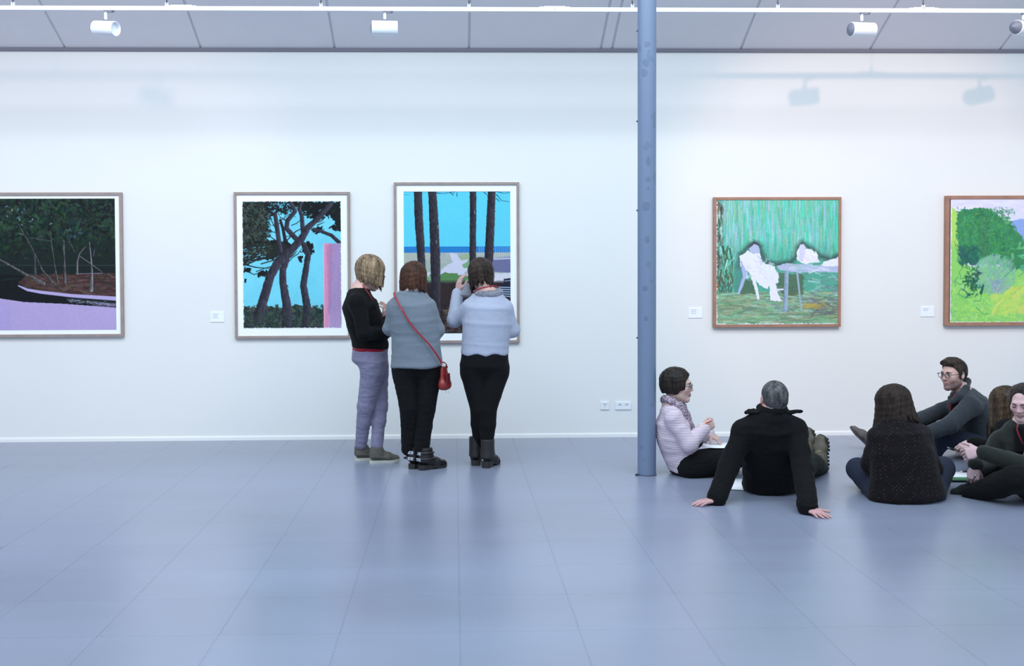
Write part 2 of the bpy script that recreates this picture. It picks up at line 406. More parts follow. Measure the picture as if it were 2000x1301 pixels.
# ---- the five pictures
def art_road():
    A = Art(-118, 388, 225.5, 645, 1.25, (22, 34, 32))
    f = fbm2(A.X*.07, A.Y*.07, 4); A.fill((f > .5)*(A.Y < 480)*.6, (34, 52, 44))
    A.dabs(1500, rect_pts(-118, 386, 226, 470), 6.5, [(32, 52, 42), (24, 40, 35), (40, 62, 48), (19, 30, 29), (46, 72, 55), (13, 20, 23)], seed=1, aspect=1.2)
    A.dabs(500, lambda r: (r.uniform(-118, 226), 468+abs(r.normal())*16), 5, [(24, 42, 34), (16, 27, 26), (30, 50, 40)], seed=2, aspect=1.3)
    A.dabs(26, rect_pts(-90, 395, 110, 445), 2.4, [(150, 180, 205), (110, 140, 170), (180, 195, 215)], seed=3)
    A.dabs(14, rect_pts(130, 445, 160, 465), 3, [(60, 84, 110), (80, 100, 120)], seed=4)
    A.poly([(-118, 518), (226, 520), (226, 540), (-118, 540)], (18, 28, 28), alpha=.7)
    for k in range(60): A.line([(-118+k*6, 518), (-118+k*6, 537)], .7, (44, 58, 62), alpha=.5)
    A.line([(-118, 517), (226, 519)], 1, (70, 84, 90), alpha=.6)
    A.poly([(-118, 530), (40, 540), (60, 536), (228, 534), (228, 586), (120, 578), (50, 560), (32, 552)], (66, 46, 44), rough=3)
    A.dabs(420, rect_pts(45, 538, 226, 580), 5, [(80, 58, 54), (58, 42, 40), (96, 72, 68), (48, 36, 36)], ang=.05, aspect=3, alpha=.7, seed=5)
    A.poly([(-118, 536), (20, 536), (50, 538), (34, 552), (50, 566), (226, 598), (226, 604), (127, 594), (46, 590), (0, 583), (-118, 566)], (14, 20, 24), rough=1)
    A.line([(-118, 540), (-10, 548), (40, 543)], [2, 3, 2], (30, 46, 50), alpha=.6)
    A.line([(35, 558), (52, 566), (80, 571), (140, 578), (226, 584)], [2.5, 5, 6, 6.5, 8], (176, 162, 206))
    A.dabs(110, lambda r: (lambda t: (130+t*96, 586+t*11+r.normal()*1.6))(r.random()), 2.2, [(120, 118, 140), (60, 60, 74), (150, 148, 170)], ang=.1, aspect=2, seed=6)
    A.poly([(-118, 566), (0, 583), (46, 590), (127, 594), (226, 602), (226, 646), (-118, 646)], (174, 157, 201))
    m = (A.Y > 592)*1.; g = fbm2(A.X*.05, A.Y*.05, 8); A.fill(m*(g > .52)*.35, (182, 160, 206)); A.fill(m*(A.X < 20)*.25, (160, 148, 206))
    bark = (104, 100, 100)
    A.line([(36, 438), (60, 480), (82, 528), (104, 554)], [2, 2.6, 3.2, 5], (30, 31, 33), shade=bark, rough=.4)
    A.line([(-60, 476), (0, 507), (50, 536), (84, 554)], [2.4, 3.2, 4.2, 7], (40, 39, 40), shade=(122, 116, 118), rough=.4)
    A.line([(99, 450), (101, 480), (106, 520), (112, 552)], [1.6, 2.2, 2.8, 4], (28, 30, 32), shade=bark)
    A.line([(124, 470), (125, 510), (126, 555)], [3, 4, 6], (30, 30, 32), shade=(104, 100, 102), rough=.4)
    A.line([(67, 498), (68, 536)], [3, 5], (28, 32, 35), shade=(84, 90, 98))
    A.line([(167, 482), (155, 496), (151, 510), (150, 535)], [1, 1.8, 2.6, 3.6], (84, 84, 90), shade=(136, 136, 144))
    A.line([(155, 500), (178, 516), (198, 531)], [1.4, 1.4, 1], (112, 106, 106))
    A.line([(175, 474), (178, 510), (179, 540), (177, 567)], [1.4, 2.6, 4, 8], (60, 58, 62), shade=(150, 148, 156), rough=.4)
    A.line([(150, 535), (200, 534)], 1.1, (130, 122, 142))
    A.line([(62, 464), (80, 468), (98, 470)], 1, (84, 86, 90)); A.line([(36, 455), (46, 458)], 1.2, (120, 122, 128))
    A.line([(134, 468), (142, 484), (146, 492)], 1.1, (90, 90, 92)); A.line([(184, 490), (183, 500)], 1, (100, 110, 120))
    A.jitter(7); return A
def art_pines():
    A = Art(474, 393, 666.5, 641, 1.3, (114, 202, 222))
    g = fbm2(A.X*.04, A.Y*.04, 3); A.I += ((g-.5)*14)[..., None]
    A.poly([(476, 598), (500, 602), (530, 597), (550, 602), (580, 594), (600, 600), (640, 604), (640, 642), (474, 642)], (48, 60, 58), rough=3, rs=.2)
    A.dabs(420, rect_pts(474, 600, 634, 640), 5, [(60, 76, 70), (38, 50, 48), (72, 88, 74), (30, 40, 42)], seed=2)
    dk = [(20, 26, 28), (30, 38, 36), (38, 46, 42), (14, 19, 22)]
    A.poly([(474, 393), (560, 393), (545, 414), (528, 422), (524, 440), (520, 470), (535, 468), (560, 470), (572, 480), (560, 498), (530, 505), (505, 510), (474, 516)], dk[0], rough=6, rs=.18)
    A.poly([(474, 500), (525, 478), (560, 475), (560, 500), (528, 505), (505, 508), (474, 520)], dk[1], rough=5)
    A.poly([(520, 393), (667, 393), (667, 415), (640, 408), (618, 426), (596, 420), (580, 402), (560, 420), (545, 415), (520, 420)], dk[0], rough=6, rs=.2)
    A.poly([(600, 400), (660, 400), (650, 418), (622, 428), (598, 424)], dk[3], rough=6, rs=.2)
    A.poly([(636, 400), (668, 405), (668, 452), (650, 450), (642, 444), (656, 436), (646, 424)], dk[0], rough=5, rs=.25)
    A.poly([(608, 446), (632, 442), (630, 456), (612, 456)], dk[0], rough=4, rs=.3)
    A.poly([(588, 478), (602, 470), (613, 478), (612, 494), (600, 500), (588, 492)], dk[0], rough=5, rs=.3)
    A.poly([(582, 500), (592, 500), (590, 512), (585, 512)], dk[0], rough=3, rs=.3)
    A.poly([(502, 532), (514, 527), (524, 530), (524, 538), (502, 542)], dk[0], rough=4, rs=.3)
    A.poly([(476, 522), (492, 524), (490, 532), (476, 532)], dk[0], rough=4, rs=.3); A.poly([(476, 545), (482, 543), (480, 552), (476, 552)], dk[0], rough=2)
    A.dabs(700, rect_pts(474, 393, 528, 500), 4, dk+[(54, 64, 52), (66, 78, 66), (46, 58, 52)], seed=4, alpha=.75)
    A.dabs(160, rect_pts(476, 395, 520, 470), 3.2, [(72, 86, 74), (60, 72, 62), (84, 96, 88)], ang=.9, seed=5, alpha=.7)
    A.dabs(60, lambda r: (r.uniform(480, 665), r.uniform(395, 425)), 4, dk, seed=6)
    A.dabs(46, rect_pts(476, 480, 520, 520), 2.2, [(112, 200, 228)], ang=-.2, seed=8, alpha=.8)
    A.dabs(30, rect_pts(525, 400, 640, 440), 2.2, [(112, 200, 228)], seed=9, alpha=.8)
    B, S = (34, 32, 40), (70, 67, 82)
    for pts in ([(560, 470), (578, 452), (602, 440)], [(520, 450), (545, 455)], [(526, 420), (540, 450)], [(575, 420), (560, 430), (548, 428)], [(510, 515), (535, 508), (545, 500)], [(524, 532), (512, 540)], [(476, 516), (500, 522), (526, 524)], [(590, 466), (572, 460), (560, 462)], [(620, 440), (634, 434)], [(560, 508), (575, 496), (580, 490)]):
        A.line(pts, [2.2]*(len(pts)-1)+[1], (30, 32, 36))
    for pts in ([(533, 440), (548, 436), (556, 446)], [(528, 462), (540, 470), (552, 472)], [(570, 440), (580, 436), (592, 426)], [(556, 425), (566, 418), (578, 424)], [(600, 420), (614, 414), (626, 404)], [(616, 436), (628, 432), (636, 424), (628, 430)], [(542, 410), (548, 425), (560, 428), (566, 420)], [(500, 530), (516, 524), (530, 520), (540, 512)], [(480, 528), (496, 536), (512, 530)], [(563, 512), (572, 502), (582, 496), (590, 484)], [(562, 560), (556, 552), (551, 548)], [(586, 560), (592, 566)]):
        A.line(pts, [1.6]*(len(pts)-1)+[.7], (26, 28, 33))
    A.dabs(60, lambda r: (524+r.random()*50, 398+r.random()*34), 3, [(112, 204, 232)], seed=90, alpha=.8)
    A.line([(664, 475), (648, 460), (628, 452), (612, 448)], [8, 7, 6, 5], B, shade=S)
    A.line([(549, 495), (544, 464), (541, 439), (538, 418)], [9, 9, 9, 8], B, shade=S)
    A.line([(557, 468), (553, 446), (548, 430)], [7, 6, 5], B)
    A.line([(579, 467), (560, 446), (562, 431), (577, 413), (567, 393)], [10, 9, 9, 8, 8], B, shade=S)
    A.line([(592, 452), (590, 421), (585, 408), (590, 395)], [9, 8, 7, 6], B, shade=S)
    A.line([(559, 640), (559, 594), (552, 553), (552, 528), (560, 506)], [20, 17, 14, 13, 11], B, shade=S, rough=.8)
    A.line([(596, 640), (599, 599), (592, 558), (598, 522), (602, 497), (594, 477)], [16, 15, 13, 12, 11, 9], B, shade=S, rough=.8)
    A.line([(503, 620), (516, 578), (528, 538), (543, 512), (567, 490), (588, 468), (602, 444), (628, 421), (648, 396)], [19, 18, 17, 17, 16, 14, 12, 10, 9], B, shade=S, rough=.8)
    A.dabs(180, rect_pts(490, 612, 620, 640), 4, [(46, 60, 54), (34, 46, 44)], seed=12, alpha=.5)
    A.poly([(631, 475), (667, 475), (667, 642), (631, 642)], (164, 138, 178))
    A.poly([(631, 475), (644, 475), (643, 642), (632, 642)], (206, 138, 172))
    A.poly([(631, 475), (634, 475), (634, 642), (631, 642)], (226, 160, 190))
    A.poly([(638, 478), (650, 478), (646, 600), (641, 620)], (176, 112, 150), alpha=.6, rough=3)
    pm = ((A.X > 640)*(A.Y > 476))*1.; g2 = fbm2(A.X*.3, A.Y*.05, 21); A.fill(pm*(g2 > .52)*.45, (150, 128, 176)); A.fill(pm*(A.Y > 600)*np.clip((A.Y-600)/50, 0, 1)*.5, (186, 158, 206))
    edge = (np.minimum(np.minimum(A.X-474, 666.5-A.X), np.minimum(A.Y-393, 641-A.Y))+(fbm2(A.X*.4, A.Y*.4, 33)-.5)*3) < .5
    A.fill(edge*1., (238, 244, 250)); A.jitter(5); return A
def art_beach():
    A = Art(789, 374, 997, 651, 1.25, (92, 200, 224))
    A.fill((A.Y > 481)*1., (36, 122, 190)); A.fill((A.Y > 493)*1., (160, 170, 168))
    A.fill(((A.Y > 493)*(A.Y < 540)*(fbm2(A.X*.05, A.Y*.12, 2) > .52))*.6, (176, 178, 164))
    A.poly([(789, 512), (840, 508), (900, 520), (930, 512), (998, 520), (998, 550), (789, 550)], (150, 168, 150), alpha=.5, rough=4)
    A.poly([(878, 494), (893, 494), (897, 506), (922, 508), (916, 524), (905, 534), (930, 538), (998, 532), (998, 560), (789, 545), (789, 532), (858, 532), (868, 520), (884, 512)], (198, 198, 216), rough=2)
    A.poly([(901, 518), (915, 508), (930, 512), (930, 524), (906, 524)], (120, 160, 120), rough=2)
    A.poly([(895, 500), (916, 495), (930, 500), (925, 506), (902, 508)], (152, 170, 140), rough=2)
    A.poly([(838, 536), (880, 532), (918, 540), (918, 552), (838, 552)], (86, 130, 80), rough=4); A.poly([(789, 536), (845, 538), (845, 552), (789, 552)], (120, 150, 120), rough=4)
    A.poly([(960, 505), (998, 500), (998, 533), (964, 531)], (106, 108, 146)); A.poly([(965, 505), (998, 500), (998, 506), (965, 509)], (140, 140, 172))
    for k in range(16): A.line([(936+k*4, 482), (936+k*4, 506)], .7, (196, 214, 226), alpha=.7)
    A.line([(934, 506), (998, 505)], 1.4, (214, 220, 230), alpha=.8)
    A.fill(np.clip((A.Y-546)/8, 0, 1)*1., (40, 32, 36)); A.fill(((A.Y > 556)*(fbm2(A.X*.06, A.Y*.06, 7) > .5))*.5, (58, 42, 42))
    A.poly([(930, 536), (998, 534), (998, 546), (960, 550)], (208, 204, 214), rough=2)
    A.poly([(984, 545), (998, 543), (998, 560), (984, 558)], (30, 36, 54)); A.line([(986, 549), (998, 548)], 1.2, (170, 190, 216))
    A.poly([(974, 560), (998, 560), (998, 582), (974, 568)], (40, 48, 66))
    for k in range(5): A.line([(974, 561+k*4), (998, 562+k*4.5)], 1.6, (168, 190, 220))
    A.dabs(120, rect_pts(868, 600, 900, 648), 3.5, [(96, 72, 66), (70, 54, 52), (120, 98, 86)], ang=.2, aspect=2.5, seed=4, alpha=.6)
    B, S = (30, 28, 36), (66, 60, 70)
    A.line([(817, 372), (818, 420), (821, 470), (824, 530)], [16, 16.5, 16, 14.5], B, shade=S, rough=.9)
    A.line([(845, 372), (848, 440), (850, 500), (851, 560), (852, 610)], [16, 18, 19, 18, 15], B, shade=S, rough=.9)
    A.line([(924.5, 372), (924, 440), (923, 520)], [13, 12.5, 13], B, shade=S, rough=.8)
    A.line([(961, 372), (958, 440), (955, 500), (950, 540)], [15, 16.5, 17, 17], B, shade=S, rough=.9)
    for (x, y) in ((852, 470), (927, 412), (855, 440)): A.line([(x, y), (x+.6, y+5)], 1.2, (190, 194, 205), alpha=.7)
    for p in ([(853, 377), (866, 378), (880, 376), (892, 373)], [(880, 376), (885, 381), (888, 374)], [(893, 383), (893, 376)], [(970, 380), (980, 392), (994, 394)], [(970, 374), (985, 378), (996, 376)], [(946, 376), (953, 382)], [(970, 388), (976, 394)]): A.line(p, [1.6]+[.8]*(len(p)-1), (28, 44, 60))
    A.line([(790, 380), (801, 380)], .8, (60, 120, 150)); A.line([(789, 374.5), (997, 374.5)], 1.2, (60, 90, 120), alpha=.6)
    A.jitter(5); return A
def art_garden():
    A = Art(1399.5, 390, 1638, 633, 1.25, (96, 190, 164))
    cols = [(64, 196, 160), (88, 208, 176), (120, 214, 194), (100, 180, 150), (70, 170, 140), (140, 200, 200), (96, 156, 132), (150, 206, 214), (60, 214, 178), (130, 176, 140), (168, 186, 214)]
    A.dabs(1500, rect_pts(1399, 386, 1640, 520), 4.2, cols, ang=math.pi/2, aspect=7, alpha=.6, seed=1, wob=.05)
    A.dabs(230, rect_pts(1399, 386, 1640, 480), 2.4, [(176, 196, 224), (150, 180, 216), (190, 214, 214), (158, 182, 130)], ang=math.pi/2, aspect=13, alpha=.5, seed=2, wob=.03)
    A.fill(np.clip((A.Y-470)/45, 0, 1)*.32, (54, 104, 92)); A.fill(np.clip((1424-A.X)/26, 0, 1)*.45*(A.Y < 560), (62, 96, 84))
    A.dabs(150, rect_pts(1399, 400, 1412, 560), 3.4, [(66, 60, 54), (84, 92, 74), (180, 214, 200), (56, 84, 70), (120, 96, 74)], ang=math.pi/2, aspect=3, seed=3)
    A.dabs(120, rect_pts(1405, 490, 1432, 575), 4, [(70, 84, 64), (82, 190, 160), (96, 104, 78), (150, 224, 210), (52, 74, 66)], ang=math.pi/2, aspect=4, seed=31)
    A.fill((A.Y > 571)*1., (124, 158, 124))
    A.dabs(800, rect_pts(1399, 570, 1640, 632), 4.5, [(112, 158, 122), (136, 174, 136), (104, 136, 108), (160, 168, 126), (122, 190, 146), (152, 144, 116), (96, 124, 102), (168, 198, 178)], ang=0, aspect=5, alpha=.7, seed=4, wob=.12)
    A.dabs(200, rect_pts(1510, 532, 1640, 612), 4, [(134, 164, 164), (104, 132, 126), (160, 198, 196), (92, 116, 110), (118, 130, 138)], ang=.1, aspect=3, alpha=.7, seed=5)
    A.dabs(60, rect_pts(1590, 585, 1638, 615), 4, [(110, 112, 116), (90, 96, 98)], ang=0, aspect=4, alpha=.6, seed=51)
    A.dabs(30, lambda r: (1588+r.normal()*10, 598+r.normal()*3), 4, [(176, 160, 84), (160, 140, 80)], ang=0, aspect=4, alpha=.7, seed=6)
    halo = (52, 78, 74)
    for r_, al in ((16, .22), (10, .32), (5, .55)):
        A.line([(1442, 520), (1446, 498), (1463, 480), (1474, 474), (1484, 480), (1489, 500), (1494, 512), (1520, 516), (1545, 512), (1555, 500), (1559, 482), (1566, 474), (1578, 482), (1600, 500), (1622, 507), (1636, 500)], r_, halo, alpha=al, rough=2)
    A.poly([(1436, 515), (1447, 500), (1452, 540), (1446, 572), (1434, 572)], (70, 130, 122), alpha=.6, rough=3)
    A.poly([(1519, 532), (1552, 536), (1570, 536), (1568, 575), (1530, 580), (1518, 560)], (74, 92, 66), alpha=.7, rough=3)
    A.poly([(1456, 545), (1472, 545), (1476, 574), (1444, 574)], (72, 100, 76), alpha=.8, rough=2)
    wht, lil = (226, 226, 246), (172, 176, 216)
    A.poly([(1462, 484), (1470, 476), (1480, 478), (1484, 490), (1478, 500), (1466, 500)], (176, 184, 214), rough=1.5)
    A.line([(1463, 482), (1472, 474), (1482, 478)], [4, 5, 4], (64, 74, 86), rough=1)
    A.poly([(1445, 500), (1460, 490), (1472, 496), (1484, 494), (1488, 512), (1496, 516), (1512, 520), (1521, 540), (1518, 552), (1510, 548), (1498, 564), (1482, 556), (1470, 540), (1458, 528), (1447, 520)], wht, rough=2.5, rs=.2)
    A.poly([(1445, 504), (1454, 522), (1462, 540), (1452, 545), (1447, 520)], lil, rough=1.5)
    A.line([(1452, 545), (1447, 560), (1443, 572)], [6, 6, 4], lil, rough=1); A.line([(1470, 542), (1476, 560), (1481, 583)], [7, 6, 5], wht, rough=1)
    A.poly([(1500, 545), (1514, 540), (1516, 560), (1520, 575), (1528, 589), (1504, 587), (1503, 565)], wht, rough=1.5); A.line([(1515, 566), (1529, 565)], 3, wht)
    A.line([(1480, 500), (1487, 508), (1486, 516)], 3, (196, 200, 226)); A.dabs(60, rect_pts(1458, 505, 1512, 550), 5, [(236, 230, 248), (204, 210, 236), (214, 234, 244)], seed=7, alpha=.5)
    A.poly([(1516, 520), (1535, 514), (1560, 516), (1600, 519), (1638, 514), (1638, 532), (1600, 531), (1560, 533), (1522, 527)], (176, 184, 212), rough=1.5)
    A.dabs(46, rect_pts(1540, 516, 1638, 530), 3.5, [(208, 206, 228), (160, 172, 204), (150, 188, 196), (220, 220, 236)], ang=0, aspect=5, alpha=.7, seed=8)
    A.line([(1536, 532), (1535, 575), (1533, 606)], [8, 8, 8], (122, 146, 168), shade=(160, 180, 204)); A.line([(1557, 535), (1561, 570), (1566, 608)], [4, 3.4, 2.6], (150, 172, 190))
    A.poly([(1556, 492), (1562, 478), (1570, 478), (1573, 486), (1586, 488), (1594, 500), (1601, 512), (1570, 516), (1556, 508)], wht, rough=2, rs=.25)
    A.poly([(1562, 478), (1570, 477), (1572, 486), (1568, 512), (1560, 508)], (206, 204, 232), rough=1); A.poly([(1608, 512), (1622, 508), (1638, 502), (1638, 520), (1606, 520)], wht, rough=2)
    A.dabs(26, rect_pts(1572, 488, 1596, 512), 4, [(238, 238, 246), (226, 214, 236)], ang=.8, seed=9)
    A.line([(1620, 622), (1634, 621)], 1, (70, 60, 70), alpha=.7)
    edge = (np.minimum(A.X-1399.5, 633-A.Y)+(fbm2(A.X*.3, A.Y*.3, 33)-.5)*6) < .8
    A.fill(edge*1., (220, 232, 238)); A.jitter(9); return A
def art_meadow():
    A = Art(1855, 387, 2140, 630, 1.25, (218, 214, 234))
    A.dabs(120, rect_pts(1855, 387, 2140, 450), 9, [(224, 218, 238), (212, 212, 234), (228, 224, 240)], ang=0, aspect=3, alpha=.5, seed=1)
    A.poly([(1964, 440), (1975, 430), (1990, 426), (2020, 428), (2070, 440), (2140, 436), (2140, 520), (1960, 520)], (140, 166, 222), rough=1)
    A.fill(((A.Y > 520))*1., (142, 206, 108)); A.poly([(1855, 400), (1866, 410), (1872, 470), (1880, 530), (1855, 560)], (170, 214, 100), rough=3)
    A.poly([(1855, 470), (1890, 520), (1990, 560), (2140, 520), (2140, 632), (1855, 632)], (140, 206, 104), rough=4)
    A.dabs(1100, rect_pts(1855, 545, 2140, 630), 4.5, [(140, 210, 100), (160, 220, 108), (120, 196, 96), (182, 220, 110), (150, 214, 130), (126, 190, 120)], aspect=2.4, alpha=.7, seed=2)
    A.dabs(160, rect_pts(1940, 560, 2010, 610), 8, [(194, 214, 100), (206, 216, 110), (178, 216, 104)], ang=-.8, alpha=.6, seed=3)
    A.poly([(1864, 420), (1874, 408), (1890, 408), (1912, 404), (1936, 412), (1954, 424), (1972, 440), (1990, 455), (2010, 475), (2010, 520), (1975, 530), (1930, 505), (1910, 515), (1896, 516), (1880, 508), (1868, 470)], (56, 132, 84), rough=5, rs=.2)
    def bush(r):
        a = r.random()*6.283; q = math.sqrt(r.random()); return 1926+math.cos(a)*q*60, 462+math.sin(a)*q*54
    A.dabs(1500, bush, 3.8, [(48, 128, 82), (62, 146, 86), (40, 108, 78), (82, 164, 96), (58, 136, 100), (72, 150, 76)], alpha=.7, seed=4)
    A.dabs(130, lambda r: (r.uniform(1872, 1908), r.uniform(480, 516)), 6, [(34, 90, 84), (42, 104, 90)], alpha=.7, seed=5)
    A.dabs(90, lambda r: (r.uniform(1866, 1980), 404+r.random()*12+max(0, (r.random()-.2))*8), 3, [(40, 116, 86), (64, 150, 90), (56, 120, 70)], seed=6)
    for k in range(7): A.line([(1915+k*2, 500), (1918+k*3-8, 450), (1922+k*4-16, 410)], 1.2, (60, 84, 74), alpha=.5)
    A.dabs(40, rect_pts(1975, 470, 2060, 530), 7, [(104, 188, 130), (92, 176, 140)], seed=61)
    def bush2(r):
        a = r.random()*6.283; q = math.sqrt(r.random()); return 1942+math.cos(a)*q*42, 535+math.sin(a)*q*38
    A.dabs(900, bush2, 3.6, [(128, 186, 150), (112, 172, 138), (146, 198, 160), (130, 170, 168), (150, 176, 176), (104, 190, 130)], alpha=.6, aspect=2.4, ang=-1.0, seed=7)
    A.dabs(40, rect_pts(1935, 545, 1962, 570), 4, [(132, 140, 190), (150, 150, 196)], alpha=.6, seed=8)
    A.dabs(70, lambda r: (1897+r.normal()*8, 548+r.normal()*14), 5, [(30, 84, 72), (40, 98, 80)], alpha=.8, seed=9)
    for p in ([(1870, 540), (1862, 548), (1874, 556), (1886, 548)], [(1880, 520), (1872, 530), (1876, 546)], [(1876, 562), (1870, 574), (1884, 582), (1898, 580), (1902, 570)], [(1918, 562), (1914, 588), (1900, 588)], [(1960, 540), (1984, 520), (1998, 528)], [(1988, 540), (1996, 534)], [(1905, 600), (1920, 614), (1930, 614)], [(1862, 470), (1870, 500), (1866, 510)]):
        A.line(p, 1.1, (40, 110, 90), alpha=.7)
    A.line([(1920, 556), (1915, 572)], [3, 6], (34, 96, 80)); edge = (np.minimum(A.X-1855, 630-A.Y)+(fbm2(A.X*.3, A.Y*.3, 3)-.5)*5) < .8
    A.fill(edge*1., (222, 226, 226)); A.jitter(8); return A

m_art = attr_mat('painted_canvas', .55, bump=.12, bscale=140, spec=.3)
m_artp = attr_mat('painted_paper', .75, bump=.05, bscale=220, spec=.2)
m_frame = mat('pale_oak_frame', srgb(152, 136, 130), .55, noise=.12, nscale=14, stretch=(1, 1, 1))
m_frame2 = mat('brown_wood_frame', srgb(158, 116, 96), .5, noise=.15, nscale=14)
m_dark = mat('dark_frame_rebate', srgb(84, 50, 48), .7)
m_mount = mat('white_mount_board', (.88, .90, .92, 1), .8)
def world_rect(xa, ya, xb, yb, y):
    p, q = J(xa, (ya+yb)/2, y), J(xb, (ya+yb)/2, y); t, b = J((xa+xb)/2, ya, y), J((xa+xb)/2, yb, y)
    return p[0], q[0], t[2], b[2]
def picture(name, outer, fw, inner, art, label, mount=True, fm=None, am=None, deep=.034, rebate=False):
    fm = fm or m_frame
    yf = DW-deep
    x0, x1, zt, zb = world_rect(*outer, yf)
    root = empty(name, ((x0+x1)/2, DW, zb)); tag(root, label, 'picture', 'framed pictures on the white wall')
    k = fw*yf/FPX
    def mitre(side):
        bm = bmesh.new()
        o = [(x0, zb), (x1, zb), (x1, zt), (x0, zt)]; i = [(x0+k, zb+k), (x1-k, zb+k), (x1-k, zt-k), (x0+k, zt-k)]
        a, b = side, (side+1) % 4
        q = [o[a], o[b], i[b], i[a]]
        f = [bm.verts.new((x, yf, z)) for x, z in q]; r = [bm.verts.new((x, DW-.002, z)) for x, z in q]
        bm.faces.new(f); bm.faces.new(r[::-1])
        for n in range(4): bm.faces.new((f[n], r[n], r[(n+1) % 4], f[(n+1) % 4]))
        bmesh.ops.recalc_face_normals(bm, faces=bm.faces[:])
        bmesh.ops.bevel(bm, geom=[e for e in bm.edges], offset=.0012, segments=1, affect='EDGES')
        return from_bm('frame_rail' if side in (0, 2) else 'frame_stile', bm, fm, root)
    for s in range(4): mitre(s)
    bm = bmesh.new(); box(bm, (x0+k*.8, yf+.014, zb+k*.8), (x1-k*.8, DW-.004, zt-k*.8))
    from_bm('mount_board' if mount else 'backing_board', bm, m_mount if mount else m_dark, root)
    a0, a1, at, ab = world_rect(*inner, yf+.010)
    if not mount:
        ya = yf+.006
        bm = bmesh.new(); box(bm, (a0-.002, ya+.001, ab-.002), (a1+.002, yf+.016, at+.002)); from_bm('stretcher', bm, m_mount, root)
        o = art.mesh('painting', a0, a1, at, ab, ya, am or m_art, root)
    else:
        o = art.mesh('painting', a0, a1, at, ab, yf+.0125, am or m_artp, root)
    return root
picture('framed_picture', (-134, 376, 239.5, 659), 5.5, (-118, 388, 225.5, 645), art_road(), 'wide pale framed picture of dark trees above a pink road')
picture('framed_picture', (457.5, 375, 684, 661), 5, (474, 393, 666.5, 641), art_pines(), 'pale framed picture of leaning pines and a pink pillar on blue sky')
picture('framed_picture', (770, 356, 1014.5, 670), 5, (789, 374, 997, 651), art_beach(), 'tall pale framed picture of four dark trunks before a blue sea')
picture('framed_picture', (1394, 385, 1643, 639), 5.5, (1399.5, 390, 1638, 633), art_garden(), 'square brown framed painting of white figures at a table in green garden', mount=False, fm=m_frame2, deep=.045)
picture('framed_picture', (1847.5, 382, 2148, 636), 7, (1856.5, 389, 2139, 629), art_meadow(), 'brown framed painting of a big green bush on a lime meadow', mount=False, fm=m_frame2, deep=.05)

# ---- caption cards
m_card = mat('white_card', (.84, .87, .95, 1), .6); m_ink = mat('grey_card_print', srgb(184, 193, 213), .7)
for (px, py, lines, lab) in ((424.5, 619, 3, 'small white caption card left of the picture of leaning pines'), (1358, 611, 3, 'small white caption card left of the green garden painting'), (1811, 608.5, 2, 'small white caption card left of the green bush painting')):
    x0, x1, zt, zb = world_rect(px-13.5, py-10, px+13.5, py+10, DW)
    root = empty('caption_card', ((x0+x1)/2, DW, zb)); tag(root, lab, 'card', 'caption cards beside the pictures')
    bm = bmesh.new(); box(bm, (x0, DW-.006, zb), (x1, DW-.0005, zt), .001); from_bm('card', bm, m_card, root)
    for k in range(lines):
        bm = bmesh.new(); zz = zt-.020-k*.016; box(bm, (x0+.022, DW-.0066, zz-.003), (x0+.022+(.052, .045, .048)[k], DW-.0058, zz+.003)); from_bm('print_line', bm, m_ink, root)

# ---- wall sockets
m_plast = mat('white_plastic', (.80, .83, .86, 1), .35); m_hole = mat('socket_hole', srgb(90, 96, 108), .6); m_grey = mat('grey_switch_mark', srgb(190, 184, 176), .5)
def plate(name, px0, px1, py0, py1, n, lab):
    x0, x1, zt, zb = world_rect(px0, py0, px1, py1, DW)
    root = empty(name, ((x0+x1)/2, DW, zb)); tag(root, lab, 'socket')
    bm = bmesh.new(); box(bm, (x0, DW-.011, zb), (x1, DW-.0005, zt), .003); from_bm('cover_plate', bm, m_plast, root)
    zc = (zt+zb)/2; w_ = (x1-x0)
    for k in range(n):
        xc = (x0+x1)/2 + (0 if n == 1 else (-.030, .030)[k])
        bm = bmesh.new(); lathe(bm, (xc, DW-.010, zc), (0, -1, 0), [(0, .024), (.0022, .024), (.0026, .022), (.0012, .020), (.0012, .001)], 24); r = from_bm('socket_face', bm, m_plast, root, True); autosmooth(r)
        if n == 2:
            for dx, dz in ((-.010, .002), (.010, .002), (0, .010)):
                bm = bmesh.new(); lathe(bm, (xc+dx, DW-.0108, zc+dz+.004), (0, -1, 0), [(0, .0045), (.001, .0045)], 10); from_bm('pin_hole', bm, m_hole, root)
        else:
            bm = bmesh.new(); box(bm, (xc-.022, DW-.0135, zc+.012), (xc+.022, DW-.011, zc+.018), .0008); from_bm('hinge_line', bm, m_grey, root)
            bm = bmesh.new(); box(bm, (xc-.003, DW-.0132, zc-.018), (xc+.003, DW-.0112, zc+.010), .0006); from_bm('mark', bm, m_grey, root)
    return root
plate('wall_socket', 1172.5, 1189.5, 784, 800, 1, 'single white square wall outlet low on the wall')
plate('wall_socket', 1201.5, 1233, 784.5, 800, 2, 'double white wall socket beside the grey blue column')

